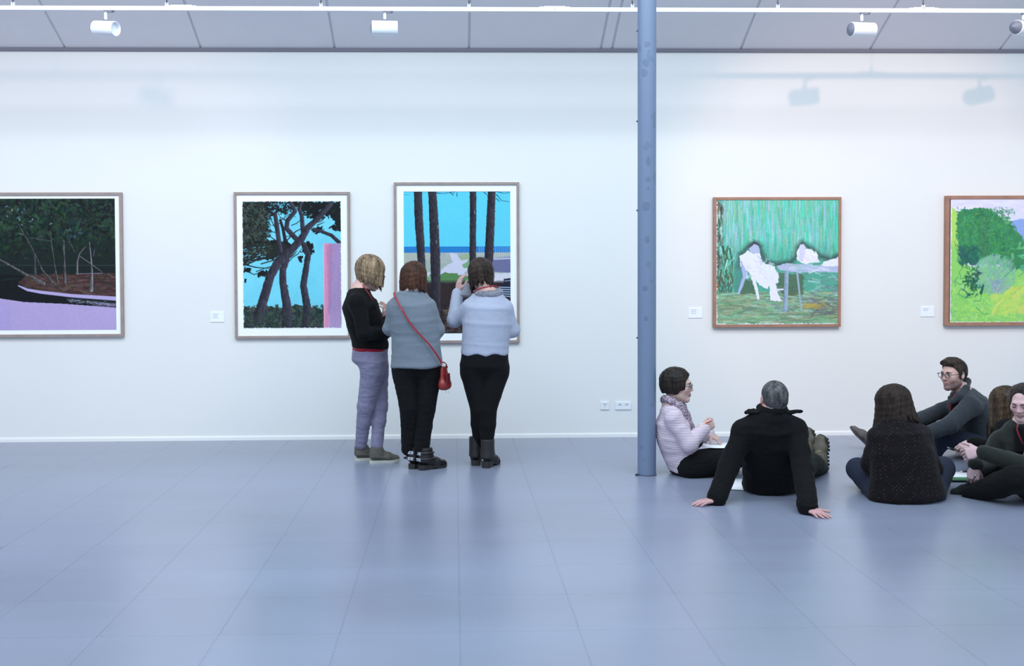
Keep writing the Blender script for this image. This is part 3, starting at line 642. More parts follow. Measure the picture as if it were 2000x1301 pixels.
# ---- column
YC = G(1262, 930)[1] + .06
xc = (J(1245.3, 900, YC)[0]+J(1281, 900, YC)[0])/2; rc_ = (J(1281, 900, YC)[0]-J(1245.3, 900, YC)[0])/2
def column_material():
    m = mat('grey_blue_painted_steel', srgb(110, 125, 152), .38, spec=.5)
    nt = m.node_tree; b = nt.nodes['Principled BSDF']; g = N(nt, 'ShaderNodeNewGeometry')
    v = N(nt, 'ShaderNodeTexNoise'); v.inputs['Scale'].default_value = 8; v.inputs['Detail'].default_value = 1.5
    nt.links.new(g.outputs['Position'], v.inputs['Vector'])
    cr = N(nt, 'ShaderNodeValToRGB'); cr.color_ramp.elements[0].position = .66; cr.color_ramp.elements[1].position = .68
    cr.color_ramp.elements[0].color = srgb(110, 125, 152); cr.color_ramp.elements[1].color = srgb(101, 117, 142)
    nt.links.new(v.outputs['Fac'], cr.inputs[0]); nt.links.new(cr.outputs[0], b.inputs['Base Color']); return m
m_col = column_material(); m_patch = mat('column_touch_up_paint', srgb(96, 112, 136), .5); m_screw = mat('dark_screw', srgb(84, 92, 112), .4, metal=.6)
column = tag(empty('column', (xc, YC, 0)), 'round grey blue steel column standing between the wall pictures', 'column')
ztop = cz(YC)+.02
bm = bmesh.new(); lathe(bm, (xc, YC, .002), (0, 0, 1), [(0, rc_), (ztop/2, rc_), (ztop, rc_)], 48); autosmooth(from_bm('shaft', bm, m_col, column))
bm = bmesh.new(); lathe(bm, (xc, YC, 0), (0, 0, 1), [(0, rc_+.006), (.004, rc_+.006), (.005, rc_+.0005)], 48); from_bm('base_ring', bm, m_screw, column)
for py in (60, 237, 411, 660):
    p = J(1244, py, YC); bm = bmesh.new(); lathe(bm, (xc-rc_+.003, YC, p[2]), (-1, 0, 0), [(0, .006), (.006, .006), (.007, .0075), (.012, .005), (.013, .001)], 14); from_bm('screw', bm, m_screw, column)
def patch(px, py, w_, h_, k):
    z = J(px, py, YC-rc_)[2]; a0 = (J(px, py, YC-rc_)[0]-xc)/rc_; a0 = math.asin(max(-.95, min(.95, a0)))
    bm = bmesh.new(); r_ = random.Random(k); pts = []
    for q in range(14):
        t = q/14*2*math.pi; s = .85+.3*r_.random(); da, dz = math.cos(t)*w_/2*s/rc_, math.sin(t)*h_/2*s
        pts.append((a0+da, z+dz))
    V = lambda a, zz, r: bm.verts.new((xc+math.sin(a)*r, YC-math.cos(a)*r, zz))
    rings = [[V(a0+(a-a0)*q, z+(zz-z)*q, rc_+(.0008 if q < 1 else .0006)) for a, zz in pts] for q in (.33, .66, 1)]+[[V(a, zz, rc_-.002) for a, zz in pts]]
    bm.faces.new(rings[0])
    for A, B in zip(rings, rings[1:]):
        for q in range(14): bm.faces.new((A[q], B[q], B[(q+1) % 14], A[(q+1) % 14]))
    bmesh.ops.recalc_face_normals(bm, faces=bm.faces[:]); from_bm('paint_patch', bm, m_patch, column, False)
for k, (px, py, a, b) in enumerate(((1264, 86, .045, .042), (1262, 122, .05, .06), (1259, 142, .045, .06), (1266, 314, .035, .07), (1266, 350, .034, .04), (1266, 368, .018, .02), (1262, 402, .055, .07), (1264, 468, .035, .06), (1260, 563, .04, .045), (1262, 622, .03, .04))):
    patch(px, py, a, b, k)
m_blk = mat('black_rubber', srgb(40, 42, 50), .6)
bm = bmesh.new(); p = G(1244, 929); box(bm, (p[0]-.012, p[1]-.01, 0), (p[0]+.012, p[1]+.01, .012), .004); from_bm('floor_clip', bm, m_blk, column)

# ---- lighting track with its hangers, and the lamp heads on it
YT = 8.60
m_white = mat('white_enamel', (.84, .87, .93, 1), .35); m_steel = mat('steel_wire', srgb(96, 96, 108), .4, metal=.8); m_lgrey = mat('grey_lamp_cap', srgb(118, 122, 136), .5)
zt0 = J(1000, 19, YT)[2]
tr = tag(empty('lighting_track', (0, YT, zt0)), 'long thin white lighting track hung under the sloping ceiling', 'track')
js = [J(p, 19, YT)[0] for p in (354, 1083, 1804)]; js = [js[0]-6.0, js[0]-3.0] + js + [js[-1]+3.0]
for a, b in zip(js, js[1:]):
    bm = bmesh.new()
    hw, hh, sl = .018, .0165, .007
    pr = [(-hw, hh), (hw, hh), (hw, -hh), (sl, -hh), (sl, hh*.2), (-sl, hh*.2), (-sl, -hh), (-hw, -hh)]
    A = [bm.verts.new((a+.001, YT+y, zt0+z)) for y, z in pr]; B = [bm.verts.new((b-.001, YT+y, zt0+z)) for y, z in pr]
    for k in range(8): bm.faces.new((A[k], A[(k+1) % 8], B[(k+1) % 8], B[k]))
    bm.faces.new(A[::-1]); bm.faces.new(B); bmesh.ops.recalc_face_normals(bm, faces=bm.faces[:]); from_bm('rail', bm, m_white, tr)
for x in js[1:-1]:
    bm = bmesh.new(); box(bm, (x-.085, YT-.012, zt0+.016), (x+.085, YT+.012, zt0+.028), .002)
    for s in (-1, 1): box(bm, (x+s*.105-.016, YT-.010, zt0+.016), (x+s*.105+.016, YT+.010, zt0+.024), .002)
    from_bm('rail_joint', bm, m_white, tr)
for px in (25.5, 326, 627, 916, 1235, 1519, 1803):
    x = J(px, 10, YT)[0]
    bm = bmesh.new()
    for s in (-1, 1): box(bm, (x+s*.008-.004, YT-.012, zt0+.014), (x+s*.008+.004, YT+.012, zt0+.046), .001)
    box(bm, (x-.008, YT-.009, zt0+.024), (x+.008, YT+.009, zt0+.034)); from_bm('hanger_clip', bm, m_white, tr)
    tube_obj('hanger_wire', [(x, YT, zt0+.03), (x, YT, cz(YT)+.005)], .0028, m_steel, tr, 8)
    bm = bmesh.new(); lathe(bm, (x, YT, zt0+.050), (0, 0, 1), [(0, .003), (.006, .006), (.030, .006), (.036, .003)], 12); from_bm('wire_gripper', bm, m_steel, tr, True)
m_lamp_in = mat('lamp_reflector', (.75, .75, .75, 1), .2, metal=.9)
def lamp(px, py, axis, cap, lab):
    c = J(px, py, YT-.01); a = Vector(axis).normalized(); c = Vector(c)
    root = tag(empty('track_spotlight', (c.x, YT, zt0-.016)), lab, 'lamp', 'cylinder spotlights on the lighting track')
    L, r = .205, .058
    bm = bmesh.new(); p0 = c-a*L/2
    lathe(bm, p0, a, [(0, r-.004), (.004, r), (L-.003, r), (L, r-.002), (L-.001, r-.006), (L-.035, r-.010), (L-.036, .002)], 40)
    autosmooth(from_bm('housing', bm, m_white, root))
    bm = bmesh.new(); lathe(bm, p0+a*.001, -a, [(0, r-.004), (cap*.4, r*.80), (cap*.8, r*.30), (cap, .006)], 40); autosmooth(from_bm('rear_cap', bm, m_lgrey, root), 60)
    top = Vector((c.x, YT, zt0-.016))
    bm = bmesh.new(); box(bm, (top.x-.012, YT-.012, zt0-.030), (top.x+.062, YT+.012, zt0-.014), .003); ad = from_bm('track_adapter', bm, m_lgrey, root)
    bm = bmesh.new(); lathe(bm, (top.x, YT, zt0-.026), (0, 0, -1), [(0, .009), (.01, .012), (.056, .012), (.068, .013)], 18); autosmooth(from_bm('stem', bm, m_white, root))
    bm = bmesh.new(); lathe(bm, (top.x, YT-.006, c.z+r+.012), (0, 0, -1), [(0, .012), (.004, .018), (.018, .018)], 18); from_bm('swivel', bm, m_lgrey, root)
    bm = bmesh.new(); lathe(bm, (top.x+.058, YT, zt0-.022), (0, -1, 0), [(-.006, .006), (.016, .006), (.018, .003)], 12); from_bm('lever', bm, m_steel, ad)
    return root
lamp(206, 55.5, (1, -.42, -.12), .03, 'white cylinder spotlight at the far left of the track, turned slightly forward')
lamp(751.5, 55, (1, .06, 0), .012, 'white cylinder spotlight above the picture of dark trunks, seen side on')
lamp(1684, 58, (1, .22, .02), .026, 'white cylinder spotlight above the gap right of the garden painting')
lamp(2000, 56, (1, .55, 0), .060, 'white cylinder spotlight with grey cone cap, above the green bush painting')
# ------------------------------------------------------------------ people: signed distance fields meshed into one continuous skin
V3 = lambda *a: np.array(a, dtype=np.float64)
def unit(v): v = np.asarray(v, float); return v/max(np.linalg.norm(v), 1e-9)
def vnoise3(P, scale, seed=0):
    p = np.asarray(P)*scale; i = np.floor(p).astype(np.int64); f = p-i; f = f*f*(3-2*f)
    def h(a, b, c):
        n = (a*374761393 + b*668265263 + c*2147483647 + seed*1442695041) & 0xffffffff
        n = ((n ^ (n >> 13))*1274126177) & 0xffffffff
        return ((n ^ (n >> 16)) & 0xffff)/32767.5-1
    r = 0
    for dx in (0, 1):
        for dy in (0, 1):
            for dz in (0, 1):
                r = r + h(i[:, 0]+dx, i[:, 1]+dy, i[:, 2]+dz)*(f[:, 0] if dx else 1-f[:, 0])*(f[:, 1] if dy else 1-f[:, 1])*(f[:, 2] if dz else 1-f[:, 2])
    return r
class Sdf:
    def __init__(self): self.p = []
    def seg(self, a, b, ra, rb=None, k=.02, op='u'):
        a, b = V3(*a), V3(*b); rb = ra if rb is None else rb
        def f(X, Y, Z, a=a, b=b):
            d = b-a; L = max(d@d, 1e-12)
            t = np.clip(((X-a[0])*d[0]+(Y-a[1])*d[1]+(Z-a[2])*d[2])/L, 0, 1)
            return np.sqrt((X-a[0]-t*d[0])**2+(Y-a[1]-t*d[1])**2+(Z-a[2]-t*d[2])**2)-(ra+(rb-ra)*t)
        r = max(ra, rb); self.p.append((f, np.minimum(a, b)-r, np.maximum(a, b)+r, k, op)); return self
    def chain(self, pts, radii, k=.02, op='u'):
        for i in range(len(pts)-1): self.seg(pts[i], pts[i+1], radii[i], radii[i+1], k, op)
        return self
    def eseg(self, a, b, wa, wb, side, k=.02, op='u', cap=None):
        """a limb of elliptical section: wa=(half width along side, half depth)"""
        a, b = V3(*a), V3(*b); ax = unit(b-a); s = unit(np.asarray(side, float)-ax*(np.asarray(side, float)@ax)); fr = np.cross(ax, s)
        d = b-a; L = max(d@d, 1e-12); c = cap or .6*min(wa[0], wa[1], wb[0], wb[1])
        def f(X, Y, Z):
            px, py, pz = X-a[0], Y-a[1], Z-a[2]
            t = np.clip((px*d[0]+py*d[1]+pz*d[2])/L, 0, 1)
            ox, oy, oz = px-t*d[0], py-t*d[1], pz-t*d[2]
            W = wa[0]+(wb[0]-wa[0])*t; D = wa[1]+(wb[1]-wa[1])*t
            os_ = ox*s[0]+oy*s[1]+oz*s[2]; of = ox*fr[0]+oy*fr[1]+oz*fr[2]; oa = ox*ax[0]+oy*ax[1]+oz*ax[2]
            q0 = np.sqrt((os_/W)**2+(of/D)**2+(oa/c)**2); q1 = np.sqrt((os_/W**2)**2+(of/D**2)**2+(oa/c**2)**2)
            return q0*(q0-1)/np.maximum(q1, 1e-6)
        r = max(wa[0], wa[1], wb[0], wb[1]); self.p.append((f, np.minimum(a, b)-r, np.maximum(a, b)+r, k, op)); return self
    def ell(self, c, r, axes=None, k=.02, op='u'):
        c = V3(*c); A = np.eye(3) if axes is None else np.array([unit(v) for v in axes])
        def f(X, Y, Z):
            q = [(X-c[0])*A[i][0]+(Y-c[1])*A[i][1]+(Z-c[2])*A[i][2] for i in range(3)]
            q0 = np.sqrt(sum((q[i]/r[i])**2 for i in range(3))); q1 = np.sqrt(sum((q[i]/r[i]**2)**2 for i in range(3)))
            return q0*(q0-1)/np.maximum(q1, 1e-6)
        m = max(r); self.p.append((f, c-m, c+m, k, op)); return self
    def cut(self, p, n, k=.01, lo=None, hi=None, wave=None):
        """removes everything on the side that n points to"""
        p, n = V3(*p), unit(n)
        def f(X, Y, Z):
            d = (X-p[0])*n[0]+(Y-p[1])*n[1]+(Z-p[2])*n[2]
            return d if wave is None else d+wave(X, Y, Z)
        self.p.append((f, lo, hi, k, 'i')); return self
    def mesh(self, h=.006, floor=True):
        lo = np.min([q[1] for q in self.p if q[4] == 'u'], 0)-2.5*h; hi = np.max([q[2] for q in self.p if q[4] == 'u'], 0)+2.5*h
        n = np.ceil((hi-lo)/h).astype(int)+1
        F = np.full(n, 1.0, np.float32)
        g = [(lo[i]+h*np.arange(n[i])).astype(np.float32) for i in range(3)]
        for f, a, b, k, op in self.p:
            if a is None: sl = [slice(0, n[i]) for i in range(3)]
            else:
                m = k+2.2*h
                i0 = np.clip(np.floor((a-m-lo)/h).astype(int), 0, n); i1 = np.clip(np.ceil((b+m-lo)/h).astype(int)+1, 0, n)
                sl = [slice(i0[i], i1[i]) for i in range(3)]
            X, Y, Z = g[0][sl[0]][:, None, None], g[1][sl[1]][None, :, None], g[2][sl[2]][None, None, :]
            if 0 in (X.size, Y.size, Z.size): continue
            d = f(X, Y, Z).astype(np.float32); S = F[tuple(sl)]
            if op == 'u':
                hh = np.maximum(k-np.abs(S-d), 0)/k; F[tuple(sl)] = np.minimum(S, d)-hh*hh*k*.25
            else:
                if op == 's': d = -d
                hh = np.maximum(k-np.abs(S-d), 0)/k; F[tuple(sl)] = np.maximum(S, d)+hh*hh*k*.25
        if floor:                                          # nothing sinks into the floor
            zz = (.003-g[2])[None, None, :]; F = np.maximum(F, zz)
        F[0] = F[-1] = 1; F[:, 0] = F[:, -1] = 1; F[:, :, 0] = F[:, :, -1] = 1
        return nets(F, lo, h)
def nets(F, lo, h):
    S = F < 0; nx, ny, nz = F.shape
    c = [(i, j, k) for i in (0, 1) for j in (0, 1) for k in (0, 1)]
    sub = lambda A, i, j, k: A[i:nx-1+i, j:ny-1+j, k:nz-1+k]
    al = np.ones((nx-1, ny-1, nz-1), bool); an = np.zeros_like(al)
    for q in c: s = sub(S, *q); al &= s; an |= s
    I = np.argwhere(an & ~al); N_ = len(I)
    idx = np.full((nx-1, ny-1, nz-1), -1, np.int32); idx[I[:, 0], I[:, 1], I[:, 2]] = np.arange(N_)
    val = {q: F[I[:, 0]+q[0], I[:, 1]+q[1], I[:, 2]+q[2]].astype(np.float64) for q in c}
    P = np.zeros((N_, 3)); cnt = np.zeros(N_)
    for q in c:
        for ax in range(3):
            if q[ax]: continue
            q2 = list(q); q2[ax] = 1; q2 = tuple(q2); a, b = val[q], val[q2]; m = (a < 0) != (b < 0)
            t = np.where(m, a/np.where(m, a-b, 1), 0)
            v = np.repeat(np.array([q], float), N_, 0); v[:, ax] = t
            P += v*m[:, None]; cnt += m
    P = lo + h*(I + P/cnt[:, None])
    Q = []
    for ax in range(3):
        u, v = [(1, 2), (2, 0), (0, 1)][ax]
        sl0 = [slice(None)]*3; sl1 = [slice(None)]*3; sl0[ax] = slice(0, -1); sl1[ax] = slice(1, None)
        a, b = S[tuple(sl0)], S[tuple(sl1)]
        E = np.argwhere(a != b); E = E[(E[:, u] > 0) & (E[:, v] > 0)]
        flip = a[E[:, 0], E[:, 1], E[:, 2]]
        def at_(du, dv):
            e = E.copy(); e[:, u] -= du; e[:, v] -= dv; return idx[e[:, 0], e[:, 1], e[:, 2]]
        q = np.stack([at_(1, 1), at_(0, 1), at_(0, 0), at_(1, 0)], 1)
        q[~flip] = q[~flip][:, ::-1]; Q.append(q)
    return P, np.concatenate(Q)
def vnormals(V, F):
    n = np.cross(V[F[:, 2]]-V[F[:, 0]], V[F[:, 3]]-V[F[:, 1]]); N_ = np.zeros_like(V)
    for k in range(4): np.add.at(N_, F[:, k], n)
    return N_/np.maximum(np.linalg.norm(N_, axis=1), 1e-12)[:, None]
def relax(V, F, it=2, lam=.5):
    for _ in range(it):
        A = np.zeros_like(V); c = np.zeros(len(V))
        for k in range(4):
            a, b = F[:, k], F[:, (k+1) % 4]
            np.add.at(A, a, V[b]); np.add.at(c, a, 1)
        V = V*(1-lam)+A/np.maximum(c, 1)[:, None]*lam
    return V
def sdf_obj(name, S, m, parent, h=.006, it=1, wrinkle=None, colorfn=None, floor=True):
    V, F = S.mesh(h, floor); V = relax(V, F, it)
    if wrinkle:
        n = vnormals(V, F); d = 0
        for amp, sc, seed, st in wrinkle:
            p = V*np.array(st); d = d + amp*(1-2*np.abs(vnoise3(p, sc, seed)))
        V = V+n*d[:, None]
        if floor: V[:, 2] = np.maximum(V[:, 2], .002)
    return from_np(name, V, F, m, parent, True, None if colorfn is None else colorfn(V))

# ---- anatomy
class Frame:
    """a head (or other) frame: f forward, u up, s the person's own left-to-right axis (to their right)"""
    def __init__(self, c, f, u=(0, 0, 1)):
        self.c = V3(*c); self.f = unit(f); u = np.asarray(u, float); self.u = unit(u-self.f*(u@self.f)); self.s = np.cross(self.f, self.u)
    def __call__(self, s, f, u): return self.c+self.s*s+self.f*f+self.u*u
    @property
    def axes(self): return (self.s, self.f, self.u)
def head_prims(S, H, sc=1., nose=1.):
    g = lambda s, f, u: H(s*sc, f*sc, u*sc)
    S.ell(g(0, -.012, .030), (.073*sc, .094*sc, .080*sc), H.axes, k=.02)
    S.ell(g(0, .030, -.030), (.058*sc, .062*sc, .084*sc), H.axes, k=.025)
    for e in (-1, 1):
        S.seg(g(e*.050, .000, -.058), g(e*.012, .066, -.098), .016*sc, .014*sc, k=.03)
        S.ell(g(e*.040, .060, -.022), (.022*sc, .022*sc, .022*sc), H.axes, k=.025)
    S.ell(g(0, .072, -.098), (.018*sc, .017*sc, .015*sc), H.axes, k=.02)
    S.seg(g(-.030, .082, .024), g(.030, .082, .024), .011*sc, .011*sc, k=.02)
    for e in (-1, 1): S.ell(g(e*.031, .099, .004), (.017*sc, .014*sc, .012*sc), H.axes, k=.014, op='s')
    S.seg(g(0, .088, .012), g(0, .104*(.92+.08*nose), -.026), .0065*sc, .0105*sc, k=.012)
    for e in (-1, 1): S.ell(g(e*.011, .095, -.031), (.008*sc, .010*sc, .007*sc), H.axes, k=.008)
    S.chain([g(-.021, .081, -.060), g(-.008, .091, -.055), g(.008, .091, -.055), g(.021, .081, -.060)], [.004*sc, .0062*sc, .0062*sc, .004*sc], k=.008)
    S.chain([g(-.019, .080, -.063), g(0, .091, -.068), g(.019, .080, -.063)], [.004*sc, .0072*sc, .004*sc], k=.008)
    for e in (-1, 1): S.ell(g(e*.076, -.006, -.004), (.010*sc, .019*sc, .031*sc), H.axes, k=.008)
    for e in (-1, 1): S.ell(g(e*.083, -.002, .002), (.006*sc, .010*sc, .016*sc), H.axes, k=.006, op='s')
def skin_color(H, sc, skin=(208, 168, 158), lips=(176, 112, 116), beard=None, hand=None):
    sk, lp = lin(skin), lin(lips)
    def f(V):
        q = (V-H.c)/sc; s, fw, u = q@H.s, q@H.f, q@H.u
        C = np.repeat(sk[None], len(V), 0)
        far = np.linalg.norm(q, axis=1) > .17
        if hand is not None: C[far] = lin(hand)
        C = C*(1+.05*vnoise3(V, 40, 3))[:, None]
        red = np.exp(-(((np.abs(s)-.04)/.022)**2+((u+.03)/.022)**2))*(fw > .03)*.25+np.exp(-((s/.014)**2+((u+.028)/.016)**2))*(fw > .06)*.3
        C = C*(1-red[:, None])+C*np.array([1.05, .72, .74])*red[:, None]
        m = np.clip(1.3-np.sqrt((s/.024)**2+((u+.061)/.0115)**2), 0, .3)/.3*(fw > .06); C = C*(1-m[:, None]*.8)+lp*m[:, None]*.8
        mm = np.exp(-((u+.0615)/.0022)**2)*(np.abs(s) < .021)*(fw > .06); C = C*(1-.6*mm[:, None])
        if beard is not None:
            b = ((u < -.030)*(fw > -.01)*(np.linalg.norm(q, axis=1) < .15))*np.clip((-u-.028+.35*np.clip(.075-fw, -.05, .1)*0)/.02, 0, 1)
            cheek = np.clip((-.042-u+.9*np.clip(.055-fw, 0, .06))/.014, 0, 1); mus = np.exp(-(((u+.046)/.006)**2+(s/.026)**2))*(fw > .07)
            b = np.clip(np.maximum(b*cheek, mus), 0, 1)*(1-np.clip(m*1.4, 0, 1)); b = b*(.62+.3*vnoise3(V, 330, 5))
            C = C*(1-b[:, None])+lin(beard)*b[:, None]
        return C
    return f
FINGERS = ((.030, (.040, .024, .021)), (.0105, (.045, .028, .021)), (-.0095, (.041, .026, .021)), (-.028, (.032, .019, .018)))
def hand_prims(S, W, d, n, right, curl=((20, 25, 15),)*4, spread=6., thumb=(.6, .7, -.25), tcurl=20, sc=1., rad=1.):
    """W wrist, d towards the fingers, n out of the back of the hand, right: a right hand"""
    W = V3(*W); d = unit(d); n = unit(np.asarray(n, float)-d*(np.asarray(n, float)@d)); t = np.cross(n, d)*(1 if right else -1)
    # back of a right hand seen from n with fingers up: the thumb lies to the left: t = n x d
    P = lambda a, b, c=0: W+(d*a+t*b+n*c)*sc
    S.eseg(P(.006, 0), P(.050, .0), (.027*sc, .016*sc), (.038*sc, .0135*sc), t, k=.012)
    S.eseg(P(.040, .001), P(.078, .001), (.038*sc, .0135*sc), (.037*sc, .0105*sc), t, k=.012)
    tips = []
    for j, (off, ln) in enumerate(FINGERS):
        base = P(.083-(.010 if j == 3 else .004 if j != 1 else 0), off)
        S.seg(P(.03, off*.6), base, .011*sc, .0095*sc*rad, k=.010)
        sp = math.radians(spread*(1.2, .35, -.45, -1.4)[j]); dr = unit(d*math.cos(sp)+t*math.sin(sp)); c = curl[j] if len(curl) > 1 else curl[0]
        p = base; ang = 0
        for q in range(3):
            ang += math.radians(c[q]); v = dr*math.cos(ang)-n*math.sin(ang); p2 = p+v*ln[q]*sc
            r0 = (.0092, .0083, .0075, .0064)[q]*(.9 if j == 3 else 1)*sc*rad; r1 = (.0092, .0083, .0075, .0064)[q+1]*(.9 if j == 3 else 1)*sc*rad
            S.seg(p, p2, r0, r1, k=.0035); p = p2
        tips.append(p)
    b0 = P(.022, .024, -.004); tv = unit(d*thumb[0]+t*thumb[1]+n*thumb[2]); p1 = b0+tv*.042*sc
    S.seg(b0, p1, .0155*sc, .0115*sc, k=.012)
    tv2 = unit(tv+(d*.9-t*.3)*math.tan(math.radians(tcurl))); p2 = p1+tv2*.032*sc; S.seg(p1, p2, .0108*sc, .0095*sc, k=.005)
    tv3 = unit(tv2+(d*.7-t*.4)*math.tan(math.radians(tcurl))); p3 = p2+tv3*.024*sc; S.seg(p2, p3, .0095*sc, .0075*sc, k=.004); tips.append(p3)
    return tips

def hair_locks(S, H, sc, az, th0, hang, n, r=(.014, .006), swing=0., seed=1, lift=1., th_start=8, inward=.25, kk=.008, jag=.25, down=(0, 0, -1)):
    """locks combed from the crown over the skull at azimuths az=(a,b) degrees (0 = face, 90 = person's right, 180 = back), hanging `hang` m below angle th0"""
    r_ = random.Random(seed); C = H(0, -.012*sc, .030*sc); R = np.array([.080, .101, .087])*sc*lift; dn = unit(down)
    for i in range(n):
        a = math.radians(az[0]+(az[1]-az[0])*(i+.5*r_.random()+.25)/n); pts = []; e = math.radians(th0*(1+.06*(r_.random()-.5)))
        for q in range(7):
            th = math.radians(th_start)+(e-math.radians(th_start))*q/6; aa = a+swing*(q/6)
            k_ = 1+.02*math.sin(q*1.3+i)
            pts.append(C+(H.s*math.sin(aa)*math.sin(th)*R[0]+H.f*math.cos(aa)*math.sin(th)*R[1]+H.u*math.cos(th)*R[2])*k_)
        L = hang*(1-jag*r_.random()); out = unit(pts[-1]-C); out = out-dn*(out@dn)
        v = unit(pts[-1]-pts[-2])
        for q in range(1, 5):
            v = unit(v*.5+dn*.8-out*inward*.3*q/2)
            pts.append(pts[-1]+v*L/4)
        m = len(pts); rad = [r[0]*sc*(.8+.2*math.sin(math.pi*min(q/6, 1))) if q < 7 else r[0]*sc+(r[1]-r[0])*sc*(q-6)/4 for q in range(m)]
        S.chain(pts, rad, k=kk)
def hair_cap(S, H, sc, thick=.010, face=(.25, .052), back_low=-.05):
    """the hair mass on the skull, cut free of the face"""
    C = H(0, -.014*sc, .032*sc)
    S.ell(C, ((.073+thick)*sc, (.094+thick)*sc, (.080+thick)*sc), H.axes, k=.01)
def hair_mat(name, dark, light, rough=.42):
    m = bpy.data.materials.new(name); m.use_nodes = True; nt = m.node_tree; b = nt.nodes['Principled BSDF']
    tc = N(nt, 'ShaderNodeTexCoord'); mp = N(nt, 'ShaderNodeMapping'); mp.inputs['Scale'].default_value = (1, 1, .10)
    nt.links.new(tc.outputs['Object'], mp.inputs[0])
    n1 = N(nt, 'ShaderNodeTexNoise'); n1.inputs['Scale'].default_value = 150; n1.inputs['Detail'].default_value = 4; nt.links.new(mp.outputs[0], n1.inputs['Vector'])
    n0 = N(nt, 'ShaderNodeTexNoise'); n0.inputs['Scale'].default_value = 34; nt.links.new(mp.outputs[0], n0.inputs['Vector'])
    ad = N(nt, 'ShaderNodeMath', operation='ADD'); nt.links.new(n1.outputs['Fac'], ad.inputs[0]); nt.links.new(n0.outputs['Fac'], ad.inputs[1])
    cr = N(nt, 'ShaderNodeValToRGB'); cr.color_ramp.elements[0].position = .78/1; cr.color_ramp.elements[1].position = 1.0
    hf = N(nt, 'ShaderNodeMath', operation='MULTIPLY'); hf.inputs[1].default_value = .5; nt.links.new(ad.outputs[0], hf.inputs[0])
    cr.color_ramp.elements[0].position = .38; cr.color_ramp.elements[1].position = .66
    cr.color_ramp.elements[0].color = srgb(*dark); cr.color_ramp.elements[1].color = srgb(*light)
    nt.links.new(hf.outputs[0], cr.inputs[0]); nt.links.new(cr.outputs[0], b.inputs['Base Color'])
    b.inputs['Roughness'].default_value = rough+.1; b.inputs['Specular IOR Level'].default_value = .2
    bp = N(nt, 'ShaderNodeBump'); bp.inputs['Strength'].default_value = .6; bp.inputs['Distance'].default_value = .004
    nt.links.new(n1.outputs['Fac'], bp.inputs['Height']); nt.links.new(bp.outputs[0], b.inputs['Normal']); return m
def eyes(H, sc, root, iris=(70, 60, 54), closed=False, brow=(60, 48, 42), look=(0, 0)):
    for e in (-1, 1):
        c = H(e*.031*sc, .0795*sc, .003*sc)
        if not closed:
            bm = bmesh.new(); bmesh.ops.create_uvsphere(bm, u_segments=16, v_segments=12, radius=.0118*sc); bmesh.ops.translate(bm, vec=Vector(c), verts=bm.verts)
            ey = from_bm('eye', bm, M_EYE, root, True)
            d = unit(H.f+H.s*look[0]+H.u*look[1]); bm = bmesh.new(); lathe(bm, c+d*.0095*sc, d, [(0, .0058*sc), (.0022*sc, .0054*sc), (.003*sc, .003*sc), (.0031*sc, .0004)], 14); from_bm('iris', bm, mat('iris', srgb(*iris), .15), ey, True)
            for up, rr in ((.0085, .0026), (-.0085, .0018)):
                tube_obj('eyelid', [H(e*(.031+q*.0135)*sc, (.0885-.007*abs(q)**2-.001*(up < 0))*sc, (.003+up*(1-.75*q*q))*sc) for q in (-1, -.5, 0, .5, 1)], [.001*sc, rr*sc, (rr+.0004)*sc, rr*sc, .001*sc], M_LID if up > 0 else M_SKINP, root, 8)
        else:
            S = Sdf(); S.ell(c+H.f*.0005, (.0145*sc, .0115*sc, .0105*sc), H.axes); sdf_obj('eyelid', S, M_LIDC, root, .002, 1)
            tube_obj('lash_line', [H(e*(.031+q*.0130)*sc, (.0905-.006*q*q)*sc, (-.0015-.004*(1-q*q))*sc) for q in (-1, -.5, 0, .5, 1)], [.0006, .0012, .0014, .0012, .0006], mat('lash', srgb(*brow), .7), root, 6)
        tube_obj('eyebrow', [H(e*x*sc, y*sc, z*sc) for x, y, z in ((.012, .0945, .019), (.024, .0945, .0245), (.036, .088, .0245), (.046, .077, .018))], [.0022*sc, .0034*sc, .003*sc, .001*sc], mat('eyebrow', srgb(*brow), .8), root, 8)
def glasses(H, sc, root, color, w=.021, hgt=.016, round_=False, thick=.0016, drop=0.):
    gm = mat('spectacle_frame', srgb(*color), .3, metal=.3)
    g = lambda s, f, u: H(s*sc, f*sc, (u+drop)*sc)
    fr = None
    for e in (-1, 1):
        pts = []
        for q in range(20):
            t = q/20*2*math.pi; ct, st = math.cos(t), math.sin(t); p = .55 if not round_ else .9
            x = math.copysign(abs(ct)**p, ct)*w; z = math.copysign(abs(st)**p, st)*hgt
            pts.append(g(e*.031+x, .1045-.12*(abs(e*.031+x))**2*8, z))
        o = tube_obj('rim', pts, thick*sc, gm, fr or root, 8, closed=True)
        bm = bmesh.new(); vs = [bm.verts.new(Vector(p)) for p in pts]; bm.faces.new(vs); r = bmesh.ops.extrude_face_region(bm, geom=bm.faces[:]); bmesh.ops.translate(bm, vec=Vector(H.f*.0012), verts=[v for v in r['geom'] if isinstance(v, bmesh.types.BMVert)]); bmesh.ops.recalc_face_normals(bm, faces=bm.faces[:])
        from_bm('lens', bm, M_LENS, o)
        if fr is None: fr = o; o.name = 'glasses'
        tube_obj('temple', [g(e*(.031+w), .0985, hgt*.45), g(e*.074, .090, hgt*.45), g(e*.080, .02, .010), g(e*.080, -.012, .010), g(e*.078, -.028, -.012)], thick*sc*1.1, gm, fr, 8)
    tube_obj('bridge', [g(-.031+w, .104, .004), g(0, .1085, .008), g(.031-w, .104, .004)], thick*sc, gm, fr, 8)
    return fr
